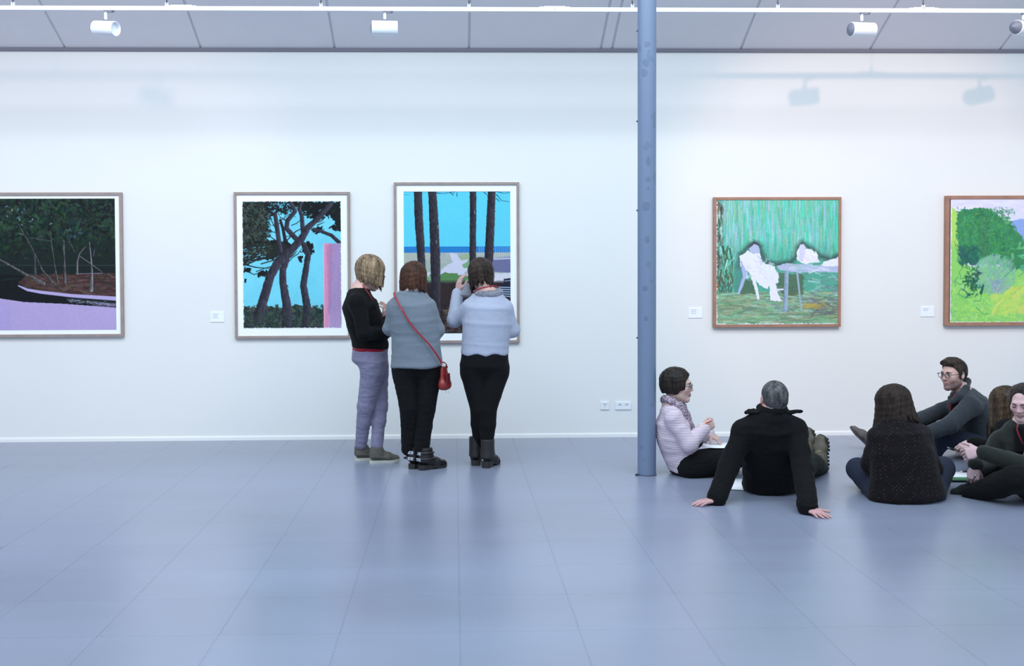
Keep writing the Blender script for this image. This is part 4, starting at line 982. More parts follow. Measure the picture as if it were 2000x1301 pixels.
def glass_mat():
    m = bpy.data.materials.new('spectacle_lens'); m.use_nodes = True; b = m.node_tree.nodes['Principled BSDF']
    b.inputs['Transmission Weight'].default_value = 1; b.inputs['Roughness'].default_value = 0; b.inputs['IOR'].default_value = 1.05; b.inputs['Base Color'].default_value = (.96, .97, 1, 1); return m
M_EYE = mat('eye_white', (.78, .77, .76, 1), .2); M_LID = mat('upper_eyelid', srgb(110, 78, 74), .6); M_SKINP = mat('eyelid_skin', srgb(204, 164, 154), .55)
M_LENS = glass_mat(); M_LIDC = mat('shaded_lowered_eyelid', srgb(176, 134, 134), .55)  # closed lids darker than the skin: shade put into their colour
M_SKIN = attr_mat('skin', .5, bump=.06, bscale=500, sss=.08)
def cloth(name, rgb, noise=.10, nscale=60, bump=.25, bscale=500, sheen=.15, rough=.9, stretch=None):
    return mat(name, srgb(*rgb), rough, noise=noise, nscale=nscale, bump=bump, bscale=bscale, spec=.15, sheen=sheen, stretch=stretch)
WR = [(.0022, 14, 1, (1, 1, 1)), (.0012, 32, 2, (1, 1, 1.6))]
def torso(S, secs, side, grow=0., k=.012):
    grow = grow+.006
    """secs: (point, half width, half depth)"""
    for (a, wa, da), (b, wb, db) in zip(secs, secs[1:]): S.eseg(a, b, (wa+grow, da+grow), (wb+grow, db+grow), side, k=k, cap=.05)
def shoe(root, heel, toe_dir, up, L, W, m_up, m_sole, sole_t=.022, shaft=0., shaft_r=.045, lace=None, heel_h=0., toe_h=.045, shaft_dir=None, name='shoe'):
    """heel: back of the heel on the sole's underside"""
    T = unit(toe_dir); U = unit(np.asarray(up, float)-T*(np.asarray(up, float)@T)); R = np.cross(T, U); H0 = V3(*heel)
    P = lambda a, b, c: H0+T*a*L+R*b*W+U*c
    prof = [(.0, .0), (.02, .28), (.10, .36), (.28, .33), (.45, .34), (.62, .44), (.78, .47), (.90, .38), (.97, .2), (1.0, 0)]
    out = [(a, b) for a, b in prof]+[(a, -b) for a, b in prof[-2:0:-1]]
    lift = lambda a: max(0, a-.75)**2*.22+(.0)
    bm = bmesh.new(); bot, top = [], []
    for a, b in out:
        z0 = lift(a)*.9 + (0 if (not heel_h or a < .32) else heel_h*.75*min(1, (a-.32)/.06)*(1-min(1, max(0, (a-.42))/.25)))
        bot.append(bm.verts.new(Vector(P(a, b*.97, z0)))); top.append(bm.verts.new(Vector(P(a, b*1.03, sole_t+lift(a)+heel_h*(1-min(1, max(0, a-.2)/.45))))))
    n = len(out); bm.faces.new(bot[::-1]); bm.faces.new(top)
    for i in range(n): bm.faces.new((bot[i], bot[(i+1) % n], top[(i+1) % n], top[i]))
    bmesh.ops.recalc_face_normals(bm, faces=bm.faces[:]); bmesh.ops.triangulate(bm, faces=[f for f in bm.faces if len(f.verts) > 4])
    hz = lambda a: sole_t+heel_h*(1-min(1, max(0, a-.2)/.45))
    S = Sdf()
    S.eseg(P(.12, 0, hz(.1)+.035), P(.34, 0, hz(.34)+.04), (.34*W, .040), (.34*W, .048), R, k=.03)
    S.eseg(P(.34, 0, hz(.34)+.04), P(.62, 0, hz(.62)+.022), (.34*W, .046), (.43*W, .034), R, k=.03)
    S.eseg(P(.62, 0, hz(.62)+.018), P(.86, 0, hz(.86)+toe_h*.25), (.44*W, toe_h*.75), (.36*W, toe_h*.55), R, k=.03, cap=.03)
    if shaft: S.eseg(P(.23, 0, hz(.1)+.03), P(.23, 0, 0)+(U if shaft_dir is None else unit(shaft_dir))*(shaft), (shaft_r*.92, shaft_r*1.08), (shaft_r*.92, shaft_r*1.08), R, k=.03, cap=.006)
    S.cut(P(0, 0, sole_t*.75), -U, k=.004)
    o = sdf_obj(name, S, m_up, root, .0045, 1, floor=False)
    so = from_bm('sole', bm, m_sole, o, False)
    if lace:
        for q in range(4):
            a = .36+q*.07; z = hz(a)+.094-q*.012
            tube_obj('lace', [P(a, -.22, z-.012), P(a+.01, -.1, z), P(a+.02, .1, z), P(a+.01, .22, z-.012)], .0026, lace, o, 6)
    return o
# ------------------------------------------------------------------ building one person from joints
DBG = []; SC = 1.06
class Person:
    def __init__(self, name_loc, label, secs, side, neck, H, sc, arms, legs, skin=(208, 168, 158), neck_r=.052):
        self.root = tag(empty('person', name_loc), label, 'person')
        self.secs, self.side, self.neck, self.H, self.sc, self.arms, self.legs, self.skin, self.neck_r = secs, side, neck, H, sc, arms, legs, skin, neck_r
        L = lambda a, b: round(float(np.linalg.norm(np.asarray(a)-np.asarray(b))), 2)
        DBG.append((label[:34], 'neck-pelvis', L(neck, secs[0][0]), 'head-neck', L(neck, H.c), 'arms', [(L(a[0], a[1]), L(a[1], a[2])) for a in arms], 'legs', [(L(l[0], l[1]), L(l[1], l[2])) for l in legs]))
    def skinmesh(self, hands=(), feet=(), h=.005, beard=None, extra=None, lips=(176, 112, 116), hand=None, g=.012, skin=None):
        self.skin = skin or self.skin
        S = Sdf()
        torso(S, self.secs, self.side, -g)
        for a in self.arms:
            S.seg(self.neck, a[0], self.neck_r*.8, a[3][0]-g, k=.05)
            S.chain(a[:3], [a[3][0]-g, a[3][1]-g*.8, a[3][2]-.002], k=.02)
        for l in self.legs:
            S.seg(self.secs[0][0], l[0], l[3][0]-g, l[3][0]-g, k=.04); S.chain(l[:3], [l[3][0]-g, l[3][1]-g, l[3][2]-g], k=.03)
        S.seg(self.secs[-1][0], self.neck, self.neck_r*1.15, self.neck_r, k=.05)
        nb = self.H(0, -.024*self.sc, -.060*self.sc)
        S.seg(self.neck, nb, self.neck_r, self.neck_r*.93, k=.03)
        head_prims(S, self.H, self.sc)
        for hk in hands: hand_prims(S, **hk)
        for a, b in feet: S.seg(a, b, .032, .028, k=.02)
        if extra: extra(S)
        return sdf_obj('body', S, M_SKIN, self.root, h, 1, colorfn=skin_color(self.H, self.sc, self.skin, lips, beard, hand))
    def top(self, name, m, hem, hn, secs=None, grow=.004, ag=.004, cuff=.97, h=.007, wr=WR, wave=None, neckcut=None, neck_r=.05, extra=None, it=2, trap=.05):
        S = Sdf(); torso(S, secs or self.secs, self.side, grow)
        if hem is not None: S.cut(hem, hn, k=.012, wave=wave)
        if extra: extra(S)
        for a in self.arms:
            S.seg(self.neck-np.array([0, 0, .025]), a[0], neck_r, a[3][0]+ag*.5, k=trap)
            w_ = np.asarray(a[1])+(np.asarray(a[2])-np.asarray(a[1]))*cuff
            S.seg(a[0], a[1], a[3][0]+ag, a[3][1]+ag, k=.035); S.seg(a[1], w_, a[3][1]+ag, a[3][2]+ag+.004, k=.02)
        if neckcut is not None: S.cut(*neckcut, k=.012)
        return sdf_obj(name, S, m, self.root, h, it, wr)
    def cuffs(self, m, ag=.008, at_=.97, t=.035, name='cuff'):
        for a in self.arms:
            d = unit(np.asarray(a[2])-np.asarray(a[1])); w_ = np.asarray(a[1])+(np.asarray(a[2])-np.asarray(a[1]))*at_
            bm = bmesh.new(); r = a[3][2]+ag
            lathe(bm, w_-d*t*.6, d, [(0, r-.004), (.004, r+.002), (t*.5, r), (t-.004, r+.0015), (t, r-.002), (t-.002, r-.006)], 20); from_bm(name, bm, m, self.root, True)
    def trousers(self, m, secs=None, grow=.004, h=.007, to=.97, wr=None, name='trousers', waist=None, it=2, k=.05, extra=None, lk=1.):
        S = Sdf(); s = secs or self.secs[:2]; torso(S, s, self.side, grow)
        if waist is not None: S.cut(waist[0], waist[1], k=.01)
        for l in self.legs:
            S.seg(s[0][0]*.6+np.asarray(l[0])*.4, l[0], l[3][0]+grow, l[3][0]+grow, k=k)
            a_ = np.asarray(l[1])+(np.asarray(l[2])-np.asarray(l[1]))*to
            S.seg(l[0], l[1], l[3][0]+grow, l[3][1]+grow, k=.03*lk)
            mid = (np.asarray(l[1])*.62+a_*.38); cal = l[3][3] if len(l[3]) > 3 else l[3][1]*.95
            S.chain([l[1], mid+np.asarray(l[4] if len(l) > 4 else (0, 0, 0)), a_], [l[3][1]+grow, cal+grow, l[3][2]+grow], k=.02*lk)
        if extra: extra(S)
        return sdf_obj(name, S, m, self.root, h, it, wr or [(.003, 11, 4, (1, 1, 1)), (.0025, 18, 5, (1, 1, 2.5))])
m_black = cloth('black_wool', (15, 15, 17), noise=.2, sheen=.02); m_blackd = cloth('black_denim', (17, 17, 19), noise=.15, sheen=.02)
m_red = cloth('dark_red_cotton', (128, 18, 40)); m_sole_w = mat('pale_rubber_sole', srgb(190, 190, 180), .6); m_sole_k = mat('black_rubber_sole', srgb(34, 32, 32), .6)
m_lany = mat('red_ribbon', srgb(142, 26, 44), .55)

# ================= 1: blonde woman in a black jumper, grey lilac trousers
m_lilac = cloth('grey_lilac_trousers', (124, 121, 146), noise=.08, nscale=30)
m_taupe = mat('taupe_nubuck', srgb(86, 82, 75), .75, noise=.15, nscale=40, bump=.2, bscale=300)
f1 = unit((.93, .36, 0)); s1 = np.cross(f1, (0, 0, 1))
secs1 = [(J(722, 703, 8.52), .165, .128), (J(724, 668, 8.52), .142, .122), (J(712, 628, 8.50), .150, .125), (J(703, 597, 8.48), .165, .118), (J(700, 574, 8.47), .105, .07)]
H1 = Frame(J(723, 533, 8.47), (.82, .36, -.36))
p1 = Person((J(722, 900, 8.52)[0], 8.52, 0), 'blonde woman in black jumper and grey lilac trousers standing beside woman with red bag', secs1, s1, J(703, 564, 8.47), H1, SC,
    [(J(697, 590, 8.31), J(711, 652, 8.27), J(756, 650, 8.47), (.052, .043, .030)), (J(712, 588, 8.62), J(728, 640, 8.70), J(746, 622, 8.58), (.052, .043, .028))],
    [(J(727, 719, 8.45), J(714, 795, 8.47), J(705, 869, 8.545), (.086, .058, .042, .051)), (J(736, 719, 8.59), J(742, 795, 8.54), J(736, 873, 8.47), (.086, .056, .041, .049))])
p1.skinmesh(hands=[dict(W=J(757, 649, 8.48), d=(.15, .8, .3), n=(.3, -.3, .6), right=True, curl=((35, 45, 30),)*4, sc=.92), dict(W=J(746, 621, 8.57), d=(.35, -.3, .85), n=(.8, -.2, -.3), right=False, curl=((30, 50, 30),)*4, sc=.92)])
p1.trousers(m_lilac, secs=secs1[:2], waist=(J(722, 672, 8.5), (0, 0, 1)), wr=[(.0025, 12, 4, (1, 1, 1)), (.003, 17, 5, (1, 1, 2.6))])
p1.top('jumper', m_black, J(722, 680, 8.5), (-.05, 0, -1), grow=.012, ag=.010, cuff=.98)
S = Sdf(); torso(S, secs1[:2], s1, .008); S.cut(J(722, 686, 8.5), (0, 0, -1), k=.004); S.cut(J(722, 674, 8.5), (0, 0, 1), k=.004); sdf_obj('red_shirt_hem', S, m_red, p1.root, .006)
def neckband(root, c, n, r, t, m, name, flat=1.0):
    n = unit(n); u = unit(np.cross(n, (0.3, 1, .2))); v = np.cross(n, u)
    return tube_obj(name, [c+(u*math.cos(2*math.pi*q/24)*r+v*math.sin(2*math.pi*q/24)*r*flat) for q in range(24)], t, m, root, 8, closed=True)
neckband(p1.root, J(704, 571, 8.47), (.25, .1, 1), .072, .007, m_red, 'collar')
tube_obj('lanyard', [J(702, 558, 8.56), J(703, 554, 8.44), J(709, 557, 8.40), J(717, 569, 8.37), J(724, 580, 8.36), J(733, 600, 8.42)], .004, m_lany, p1.root, 6)
M_BLOND = hair_mat('blonde_hair', (62, 50, 42), (172, 146, 116))
S = Sdf(); hair_cap(S, H1, SC); S.cut(H1(0, .050, 0), unit(H1.f*.9-H1.u*.45), k=.012)
hair_locks(S, H1, SC, (28, 332), 92, .150, 46, r=(.014, .0035), seed=4, inward=.35, kk=.012)
hair_locks(S, H1, SC, (14, 60), 84, .165, 7, r=(.012, .004), seed=5, inward=.0, jag=.35)
hair_locks(S, H1, SC, (300, 346), 84, .15, 6, r=(.012, .004), seed=6, inward=.0)
hair_locks(S, H1, SC, (-40, 40), 48, .0, 10, r=(.012, .01), seed=7)
sdf_obj('hair', S, M_BLOND, p1.root, .0045, 1)
eyes(H1, SC, p1.root, closed=True); glasses(H1, SC, p1.root, (60, 58, 66))
shoe(p1.root, (G(691, 902)[0], 8.555, 0), (.97, .22, 0), (0, 0, 1), .245, .088, m_taupe, m_sole_w, shaft=.118, shaft_r=.048, lace=mat('grey_lace', srgb(120, 118, 114), .8), sole_t=.022)
shoe(p1.root, (G(720, 907)[0], 8.44, 0), (.985, .17, 0), (0, 0, 1), .245, .088, m_taupe, m_sole_w, shaft=.118, shaft_r=.048, lace=mat('grey_lace', srgb(120, 118, 114), .8), sole_t=.022)

# ================= 2: woman in grey jumper with the red bag
m_greyk = cloth('grey_knit', (112, 122, 134), noise=.10, nscale=260, bump=.5, bscale=700)
f2 = unit((.05, 1, 0)); s2 = np.cross(f2, (0, 0, 1))
secs2 = [(J(814, 713, 8.17), .178, .128), (J(812, 664, 8.17), .163, .115), (J(807, 628, 8.17), .160, .120), (J(804, 598, 8.17), .155, .115), (J(805, 577, 8.17), .100, .068)]
H2 = Frame(J(806, 548, 8.19), (-.28, .86, -.42), (.10, .2, 1))
p2 = Person((J(815, 905, 8.17)[0], 8.17, 0), 'woman in grey jumper and black trousers with red bag across her back', secs2, s2, J(806, 572, 8.17), H2, SC,
    [(J(773, 601, 8.17), J(762, 642, 8.22), J(778, 628, 8.44), (.050, .047, .030)), (J(835, 601, 8.17), J(854, 644, 8.20), J(834, 630, 8.42), (.050, .047, .030))],
    [(J(791, 730, 8.17), J(799, 798, 8.15), J(799, 879, 8.21), (.092, .066, .052, .058)), (J(837, 730, 8.17), J(832, 798, 8.15), J(823, 881, 8.15), (.092, .066, .052, .058))])
p2.skinmesh(hands=[dict(W=J(779, 627, 8.45), d=(.5, .6, .3), n=(-.4, .2, .6), right=False, curl=((35, 45, 30),)*4, sc=.92), dict(W=J(833, 629, 8.43), d=(-.5, .6, .3), n=(.4, .2, .6), right=True, curl=((35, 45, 30),)*4, sc=.92)])
p2.trousers(m_blackd, secs=secs2[:2], waist=(J(814, 690, 8.17), (0, 0, 1)), lk=.3, it=1)
p2.top('jumper', m_greyk, J(815, 717, 8.17), (.08, 0, -1), secs=[(J(815, 738, 8.17), .186, .130)]+secs2, grow=.012, ag=.008, wr=[(.0012, 9, 8, (1.4, 1, 1.5)), (.0012, 26, 9, (1, 1, 1)), (.0022*1, 5, 19, (.8, 1, 4.5))], wave=lambda X, Y, Z: .010*np.sin(X*14+1.2))
neckband(p2.root, J(806, 572.5, 8.165), (0, .2, 1), .074, .006, m_greyk, 'collar'); neckband(p2.root, J(806, 568.5, 8.175), (0, .2, 1), .064, .007, mat('white_shirt', (.8, .78, .8, 1), .8), 'shirt_collar')
M_AUB = hair_mat('auburn_hair', (28, 19, 16), (90, 54, 38))
S = Sdf(); hair_cap(S, H2, SC); S.cut(H2(0, .055, 0), unit(H2.f*.9-H2.u*.4), k=.012)
hair_locks(S, H2, SC, (34, 326), 92, .160, 50, r=(.015, .0035), seed=14, inward=-.16, jag=.3, kk=.012)
hair_locks(S, H2, SC, (-40, 40), 50, .0, 9, r=(.012, .01), seed=17)
sdf_obj('hair', S, M_AUB, p2.root, .0045, 1)
eyes(H2, SC, p2.root, closed=True)
m_bootk = mat('black_leather', srgb(26, 24, 25), .35, noise=.2, nscale=30, bump=.15, bscale=120); m_buckle = mat('polished_buckle', (.75, .78, .82, 1), .18, metal=1.0)
def boot(root, heel, td, strap=True, m=m_bootk, L=.255, sh=.165, r=.052, hh=.018, m2=None):
    o = shoe(root, heel, td, (0, 0, 1), L, .094, m, m2 or m_sole_k, shaft=sh, shaft_r=r, heel_h=hh, sole_t=.022, toe_h=.05)
    o.name = 'boot'
    T = unit(td); R = np.cross(T, (0, 0, 1)); c = V3(*heel)+T*.23*L
    if strap:
        for z, rr in ((.082, .060), (.128, .058)):
            pts = [c+(T*math.cos(q/18*2*math.pi)*rr*1.06+R*math.sin(q/18*2*math.pi)*rr*.95)+np.array([0, 0, z+.006*math.sin(q/18*2*math.pi)]) for q in range(18)]
            st = tube_obj('strap', pts, .009, m, o, 8, closed=True)
            bm = bmesh.new(); bc = c-T*rr*1.08+np.array([0, 0, z]); box(bm, (-.006, -.024, -.012), (.006, .024, .012), .003, Matrix.Rotation(math.atan2(T[1], T[0]), 4, 'Z'))
            bmesh.ops.translate(bm, vec=Vector(bc), verts=bm.verts); from_bm('buckle', bm, m_buckle, st)
            bm = bmesh.new(); e = c-R*rr*.95+np.array([0, 0, z]); lathe(bm, e, unit(-R*.7-T*.7+np.array([0, 0, -.25])), [(0, .008), (.03, .008), (.034, .004)], 8); from_bm('strap_end', bm, m, st)
    return o
boot(p2.root, (G(803, 917)[0], 8.155, 0), (.42, .9, 0)); boot(p2.root, (G(819, 920)[0], 8.105, 0), (.80, .6, 0))
bag = tag(empty('shoulder_bag', tuple(J(869, 738, 8.08))), 'small red leather shoulder bag on a long red strap against the grey jumper', 'bag')
m_bag = mat('red_leather', srgb(128, 32, 30), .38, noise=.15, nscale=30, bump=.12, bscale=200, coat=.15); m_bagd = mat('dark_red_leather', srgb(100, 24, 34), .4)
S = Sdf(); bt, bb = J(867, 720, 8.08), J(869, 756, 8.08)
sd = unit((.30, 1, 0))
S.eseg(bt, bb, (.066, .016), (.082, .038), sd, k=.03, cap=.02); S.ell(J(869, 750, 8.08), (.036, .082, .028), ((1, -.3, 0), (.3, 1, 0), (0, 0, 1)), k=.04)
sdf_obj('bag_body', S, m_bag, bag, .004, 2, floor=False)
tube_obj('zip', [bt-sd*.060+V3(0, 0, .012), bt+V3(0, 0, .020), bt+sd*.060+V3(0, 0, .012)], .004, m_bagd, bag, 8)
S = Sdf(); S.eseg(J(875, 730, 8.05), J(876, 750, 8.05), (.045, .007), (.050, .008), sd, k=.02); sdf_obj('front_pocket', S, m_bagd, bag, .004, 1, floor=False)
tube_obj('handle_loop', [J(862.5, 717, 8.06), J(863, 710, 8.06), J(866.5, 707.5, 8.06), J(871, 711, 8.06), J(873.5, 719, 8.06)], .006, m_bagd, bag, 8)
for px in (864.5, 868): 
    bm = bmesh.new(); c = J(px, 713, 8.05); tube(bm, [c+V3(.009*math.cos(q/12*6.283), 0, .009*math.sin(q/12*6.283)) for q in range(12)], .0022, 6, closed=True); from_bm('ring', bm, m_buckle, bag, True)
for px in (871.5, 876.5): tube_obj('zip_pull', [J(px, 762, 8.07), J(px, 768, 8.07)], .0018, m_buckle, bag, 6)
bk = lambda px, py, y: J(px, py, y)
strap_pts = [bk(771, 571, 8.21), bk(769.5, 573.5, 8.15), bk(771, 578.5, 8.095), bk(776, 588, 8.055), bk(786, 607, 8.022), bk(798, 627, 8.016), bk(812, 645, 8.012), bk(826, 660, 8.014), bk(840, 675, 8.018), bk(851, 690, 8.03), bk(860, 704, 8.05), bk(863, 712, 8.06)]
def ribbon(name, pts, w_, t, m, parent, nrm):
    bm = bmesh.new(); rows = []
    for i, p in enumerate(pts):
        p = Vector(p); d = (Vector(pts[min(i+1, len(pts)-1)])-Vector(pts[max(i-1, 0)])).normalized(); n = Vector(nrm[i] if isinstance(nrm, list) else nrm); b = d.cross(n).normalized(); n = b.cross(d).normalized()
        rows.append([bm.verts.new(p+b*w_/2*a+n*t/2*c) for a, c in ((-1, -1), (1, -1), (1, 1), (-1, 1))])
    for A, B in zip(rows, rows[1:]):
        for k in range(4): bm.faces.new((A[k], A[(k+1) % 4], B[(k+1) % 4], B[k]))
    bm.faces.new(rows[0][::-1]); bm.faces.new(rows[-1]); bmesh.ops.recalc_face_normals(bm, faces=bm.faces[:])
    return from_bm(name, bm, m, parent, False)
ribbon('shoulder_strap', strap_pts, .013, .004, m_lany, bag, [(0, .1, 1), (0, -.4, 1), (0, -.8, .6)]+[(0, -1, .05)]*20)

# ================= 3: woman in pale blue grey jumper with raised hand
m_pale = cloth('pale_blue_knit', (166, 173, 193), noise=.06, nscale=260, bump=.5, bscale=600)
f3 = unit((0, 1, 0)); s3 = np.cross(f3, (0, 0, 1))
secs3 = [(J(946, 713, 8.25), .176, .125), (J(948, 672, 8.25), .165, .118), (J(951, 632, 8.25), .172, .125), (J(952, 602, 8.25), .160, .118), (J(953, 579, 8.25), .105, .07)]
H3 = Frame(J(941, 540, 8.28), (.15, .88, -.40), (-.16, .2, 1))
p3 = Person((J(944, 910, 8.25)[0], 8.25, 0), 'woman in pale blue jumper and tight black trousers raising her left hand', secs3, s3, J(952, 574, 8.25), H3, SC,
    [(J(919, 600, 8.25), J(887, 626, 8.34), J(894, 571, 8.50), (.050, .046, .032)), (J(985, 601, 8.25), J(1001, 645, 8.28), J(984, 640, 8.50), (.050, .047, .030))],
    [(J(925, 728, 8.25), J(936, 800, 8.23), J(936, 876, 8.34), (.098, .064, .038, .062)), (J(968, 728, 8.25), J(953, 800, 8.21), J(951, 878, 8.225), (.098, .064, .038, .062))])
p3.skinmesh(hands=[dict(W=J(894.5, 570, 8.50), d=(.12, -.02, 1), n=(-.85, -.45, 0), right=False, curl=((12, 28, 18), (14, 30, 20), (16, 34, 22), (20, 38, 24)), spread=4, sc=.95, thumb=(.7, .5, -.4)), dict(W=J(983, 639, 8.51), d=(-.6, .5, .3), n=(.4, .2, .6), right=True, curl=((35, 45, 30),)*4, sc=.92)], hand=(196, 156, 156))
p3.trousers(m_blackd, secs=secs3[:2], waist=(J(946, 676, 8.25), (0, 0, 1)), wr=[(.0012, 14, 4, (1, 1, 1))], lk=.4)
p3.top('jumper', m_pale, J(946, 692, 8.25), (0, 0, -1), grow=.010, ag=.008, wr=[(.0014, 8, 28, (1.8, 1, .8)), (.0010, 30, 9, (1, 1, 1))], wave=lambda X, Y, Z: .008*np.sin(X*46)*(1+0*Y))
p3.cuffs(m_pale, .010)
m_scarfg = cloth('grey_scarf', (132, 134, 146), noise=.25, nscale=90)
S = Sdf()
for q in range(20):
    a, b = q/20*2*math.pi, (q+1)/20*2*math.pi; cc = J(953, 571, 8.25); pt = lambda t: cc+V3(math.cos(t)*.088, math.sin(t)*.070, .012*math.sin(t*1.0+.3)-.004)
    S.seg(pt(a), pt(b), .024, .024, k=.012)
sdf_obj('scarf', S, m_scarfg, p3.root, .006, 1, [(.005, 34, 6, (1, 1, 3))], floor=False)
tube_obj('lanyard', [J(925, 572, 8.17), J(930, 567, 8.148), J(942, 562.5, 8.14), J(955, 559.5, 8.14), J(968, 559, 8.16), J(974, 562, 8.20)], .0055, m_lany, p3.root, 6)
S = Sdf(); S.eseg(J(915, 556, 8.42), J(911, 578, 8.36), (.028, .016), (.05, .02), (1, 0, 0), k=.02); sdf_obj('scarf_end', S, m_scarfg, p3.root, .006, 1, floor=False)
M_DKB = hair_mat('dark_brown_hair', (22, 17, 16), (68, 52, 44))
S = Sdf(); hair_cap(S, H3, SC); S.cut(H3(0, .055, 0), unit(H3.f*.9-H3.u*.4), k=.012)
hair_locks(S, H3, SC, (34, 326), 90, .170, 52, r=(.014, .0035), seed=24, inward=.22, jag=.45, kk=.012)
hair_locks(S, H3, SC, (100, 200), 94, .165, 9, r=(.013, .004), seed=25, inward=-.25, jag=.3)
hair_locks(S, H3, SC, (-40, 40), 50, .0, 9, r=(.012, .01), seed=27)
sdf_obj('hair', S, M_DKB, p3.root, .0045, 1)
eyes(H3, SC, p3.root, closed=True)
m_bootb = mat('dark_brown_leather', srgb(34, 31, 31), .55, noise=.3, nscale=20, bump=.3, bscale=60)
boot(p3.root, (G(929, 912)[0], 8.275, 0), (.05, 1, 0), False, m_bootb, sh=.215, r=.056, hh=.02); boot(p3.root, (G(947, 917)[0], 8.165, 0), (.42, .9, 0), False, m_bootb, sh=.215, r=.056, hh=.03)
def cap_hair(S, H, sc, thick, edge=.060, tilt=.35, nape=-.055):
    hair_cap(S, H, sc, thick); S.cut(H(0, edge*sc, 0), unit(H.f-H.u*tilt), k=.008)
    S.eseg(H(0, -.055*sc, -.01), H(0, -.062*sc, nape*sc), (.062*sc, .038*sc), (.046*sc, .022*sc), H.s, k=.03)

# ================= 4: woman in a pale pink jumper leaning on the column
f4 = unit((1, .06, 0)); s4 = np.cross(f4, (0, 0, 1))
m_pink = bpy.data.materials.new('pink_striped_knit'); m_pink.use_nodes = True
def stripes(m):
    nt = m.node_tree; b = nt.nodes['Principled BSDF']; b.inputs['Roughness'].default_value = .9; b.inputs['Specular IOR Level'].default_value = .15; b.inputs['Sheen Weight'].default_value = .1
    tc = N(nt, 'ShaderNodeTexCoord'); wv = N(nt, 'ShaderNodeTexWave', wave_type='BANDS', bands_direction='Z'); wv.inputs['Scale'].default_value = 17; wv.inputs['Distortion'].default_value = 1.6; wv.inputs['Detail'].default_value = 1; wv.inputs['Detail Scale'].default_value = .5
    nt.links.new(tc.outputs['Object'], wv.inputs['Vector'])
    cr = N(nt, 'ShaderNodeValToRGB'); cr.color_ramp.elements[0].color = srgb(190, 176, 192); cr.color_ramp.elements[1].color = srgb(204, 188, 200); cr.color_ramp.elements[0].position = .05; cr.color_ramp.elements[1].position = .4
    nt.links.new(wv.outputs['Color'], cr.inputs[0]); nt.links.new(cr.outputs[0], b.inputs['Base Color'])
    bp = N(nt, 'ShaderNodeBump'); bp.inputs['Strength'].default_value = .3; bp.inputs['Distance'].default_value = .003; nt.links.new(wv.outputs['Color'], bp.inputs['Height']); nt.links.new(bp.outputs[0], b.inputs['Normal'])
stripes(m_pink)
secs4 = [(J(1341, 908, 7.87), .165, .118), (J(1330, 884, 7.87), .150, .116), (J(1317, 852, 7.87), .155, .114), (J(1314, 826, 7.87), .160, .108), (J(1312, 805, 7.87), .105, .066)]
H4 = Frame(J(1322.5, 753, 7.86), (.93, -.30, -.03))
p4 = Person((J(1345, 930, 7.87)[0], 7.87, 0), 'woman in pink striped jumper and glasses sitting against the grey blue column', secs4, s4, J(1311, 792, 7.87), H4, 1.04,
    [(J(1316, 817, 7.71), J(1346, 868, 7.66), J(1374, 838, 7.72), (.050, .046, .034)), (J(1318, 815, 8.02), J(1352, 866, 8.08), J(1384, 846, 7.96), (.050, .044, .030))],
    [(J(1352, 909, 7.76), J(1438, 893, 7.72), J(1398, 921, 7.98), (.093, .072, .055, .062)), (J(1352, 906, 7.97), J(1440, 888, 8.08), J(1404, 920, 7.86), (.093, .072, .055, .066))])
p4.skinmesh(hands=[dict(W=J(1375, 837, 7.72), d=(.78, .2, .42), n=(.35, -.9, .3), right=True, curl=((50, 70, 45), (55, 75, 45), (60, 75, 45), (60, 75, 40)), thumb=(.75, .35, -.7), tcurl=25, sc=.95),
    dict(W=J(1384, 846, 7.95), d=(.82, -.25, -.52), n=(.45, -.35, .8), right=False, curl=((20, 18, 12), (24, 20, 12), (28, 24, 14), (34, 26, 14)), spread=9, thumb=(.55, .6, -.6), sc=.98)], skin=(202, 172, 162), lips=(176, 124, 122), hand=(196, 164, 156))
p4.trousers(m_blackd, secs=[(J(1341, 906, 7.87), .170, .122), (J(1333, 888, 7.87), .155, .118)], waist=(J(1333, 890, 7.87), unit((-.45, 0, 1))))
p4.top('jumper', m_pink, J(1352, 905, 7.87), unit((.93, 0, -.30)), grow=.012, ag=.010, wr=[(.003, 11, 8, (1, 1, 1.8)), (.0015, 30, 9, (1, 1, 1))], cuff=1.0, extra=lambda S: S.cut(J(1330, 921, 7.87), unit((-.12, 0, -1)), k=.01))
p4.cuffs(m_pink, .010)
m_scarf = bpy.data.materials.new('speckled_pink_scarf'); m_scarf.use_nodes = True
def speckle(m, a, b_, c, sc):
    nt = m.node_tree; b = nt.nodes['Principled BSDF']; b.inputs['Roughness'].default_value = .9; b.inputs['Specular IOR Level'].default_value = .1
    tc = N(nt, 'ShaderNodeTexCoord'); n = N(nt, 'ShaderNodeTexNoise'); n.inputs['Scale'].default_value = sc; n.inputs['Detail'].default_value = 2; nt.links.new(tc.outputs['Object'], n.inputs['Vector'])
    cr = N(nt, 'ShaderNodeValToRGB'); cr.color_ramp.elements[0].color = srgb(*a); cr.color_ramp.elements[1].color = srgb(*c); cr.color_ramp.elements[0].position = .38; cr.color_ramp.elements[1].position = .62
    e = cr.color_ramp.elements.new(.5); e.color = srgb(*b_); nt.links.new(n.outputs['Fac'], cr.inputs[0]); nt.links.new(cr.outputs[0], b.inputs['Base Color'])
speckle(m_scarf, (104, 92, 106), (150, 132, 146), (190, 174, 188), 95)
S = Sdf(); cc = J(1316, 787, 7.87)
for q in range(20):
    pt = lambda t: cc+V3(math.cos(t)*.070, math.sin(t)*.075, -.030*math.cos(t)-.002+.012*math.sin(2*t)); a, b = q/20*2*math.pi, (q+1)/20*2*math.pi
    S.seg(pt(a), pt(b), .024, .024, k=.012)
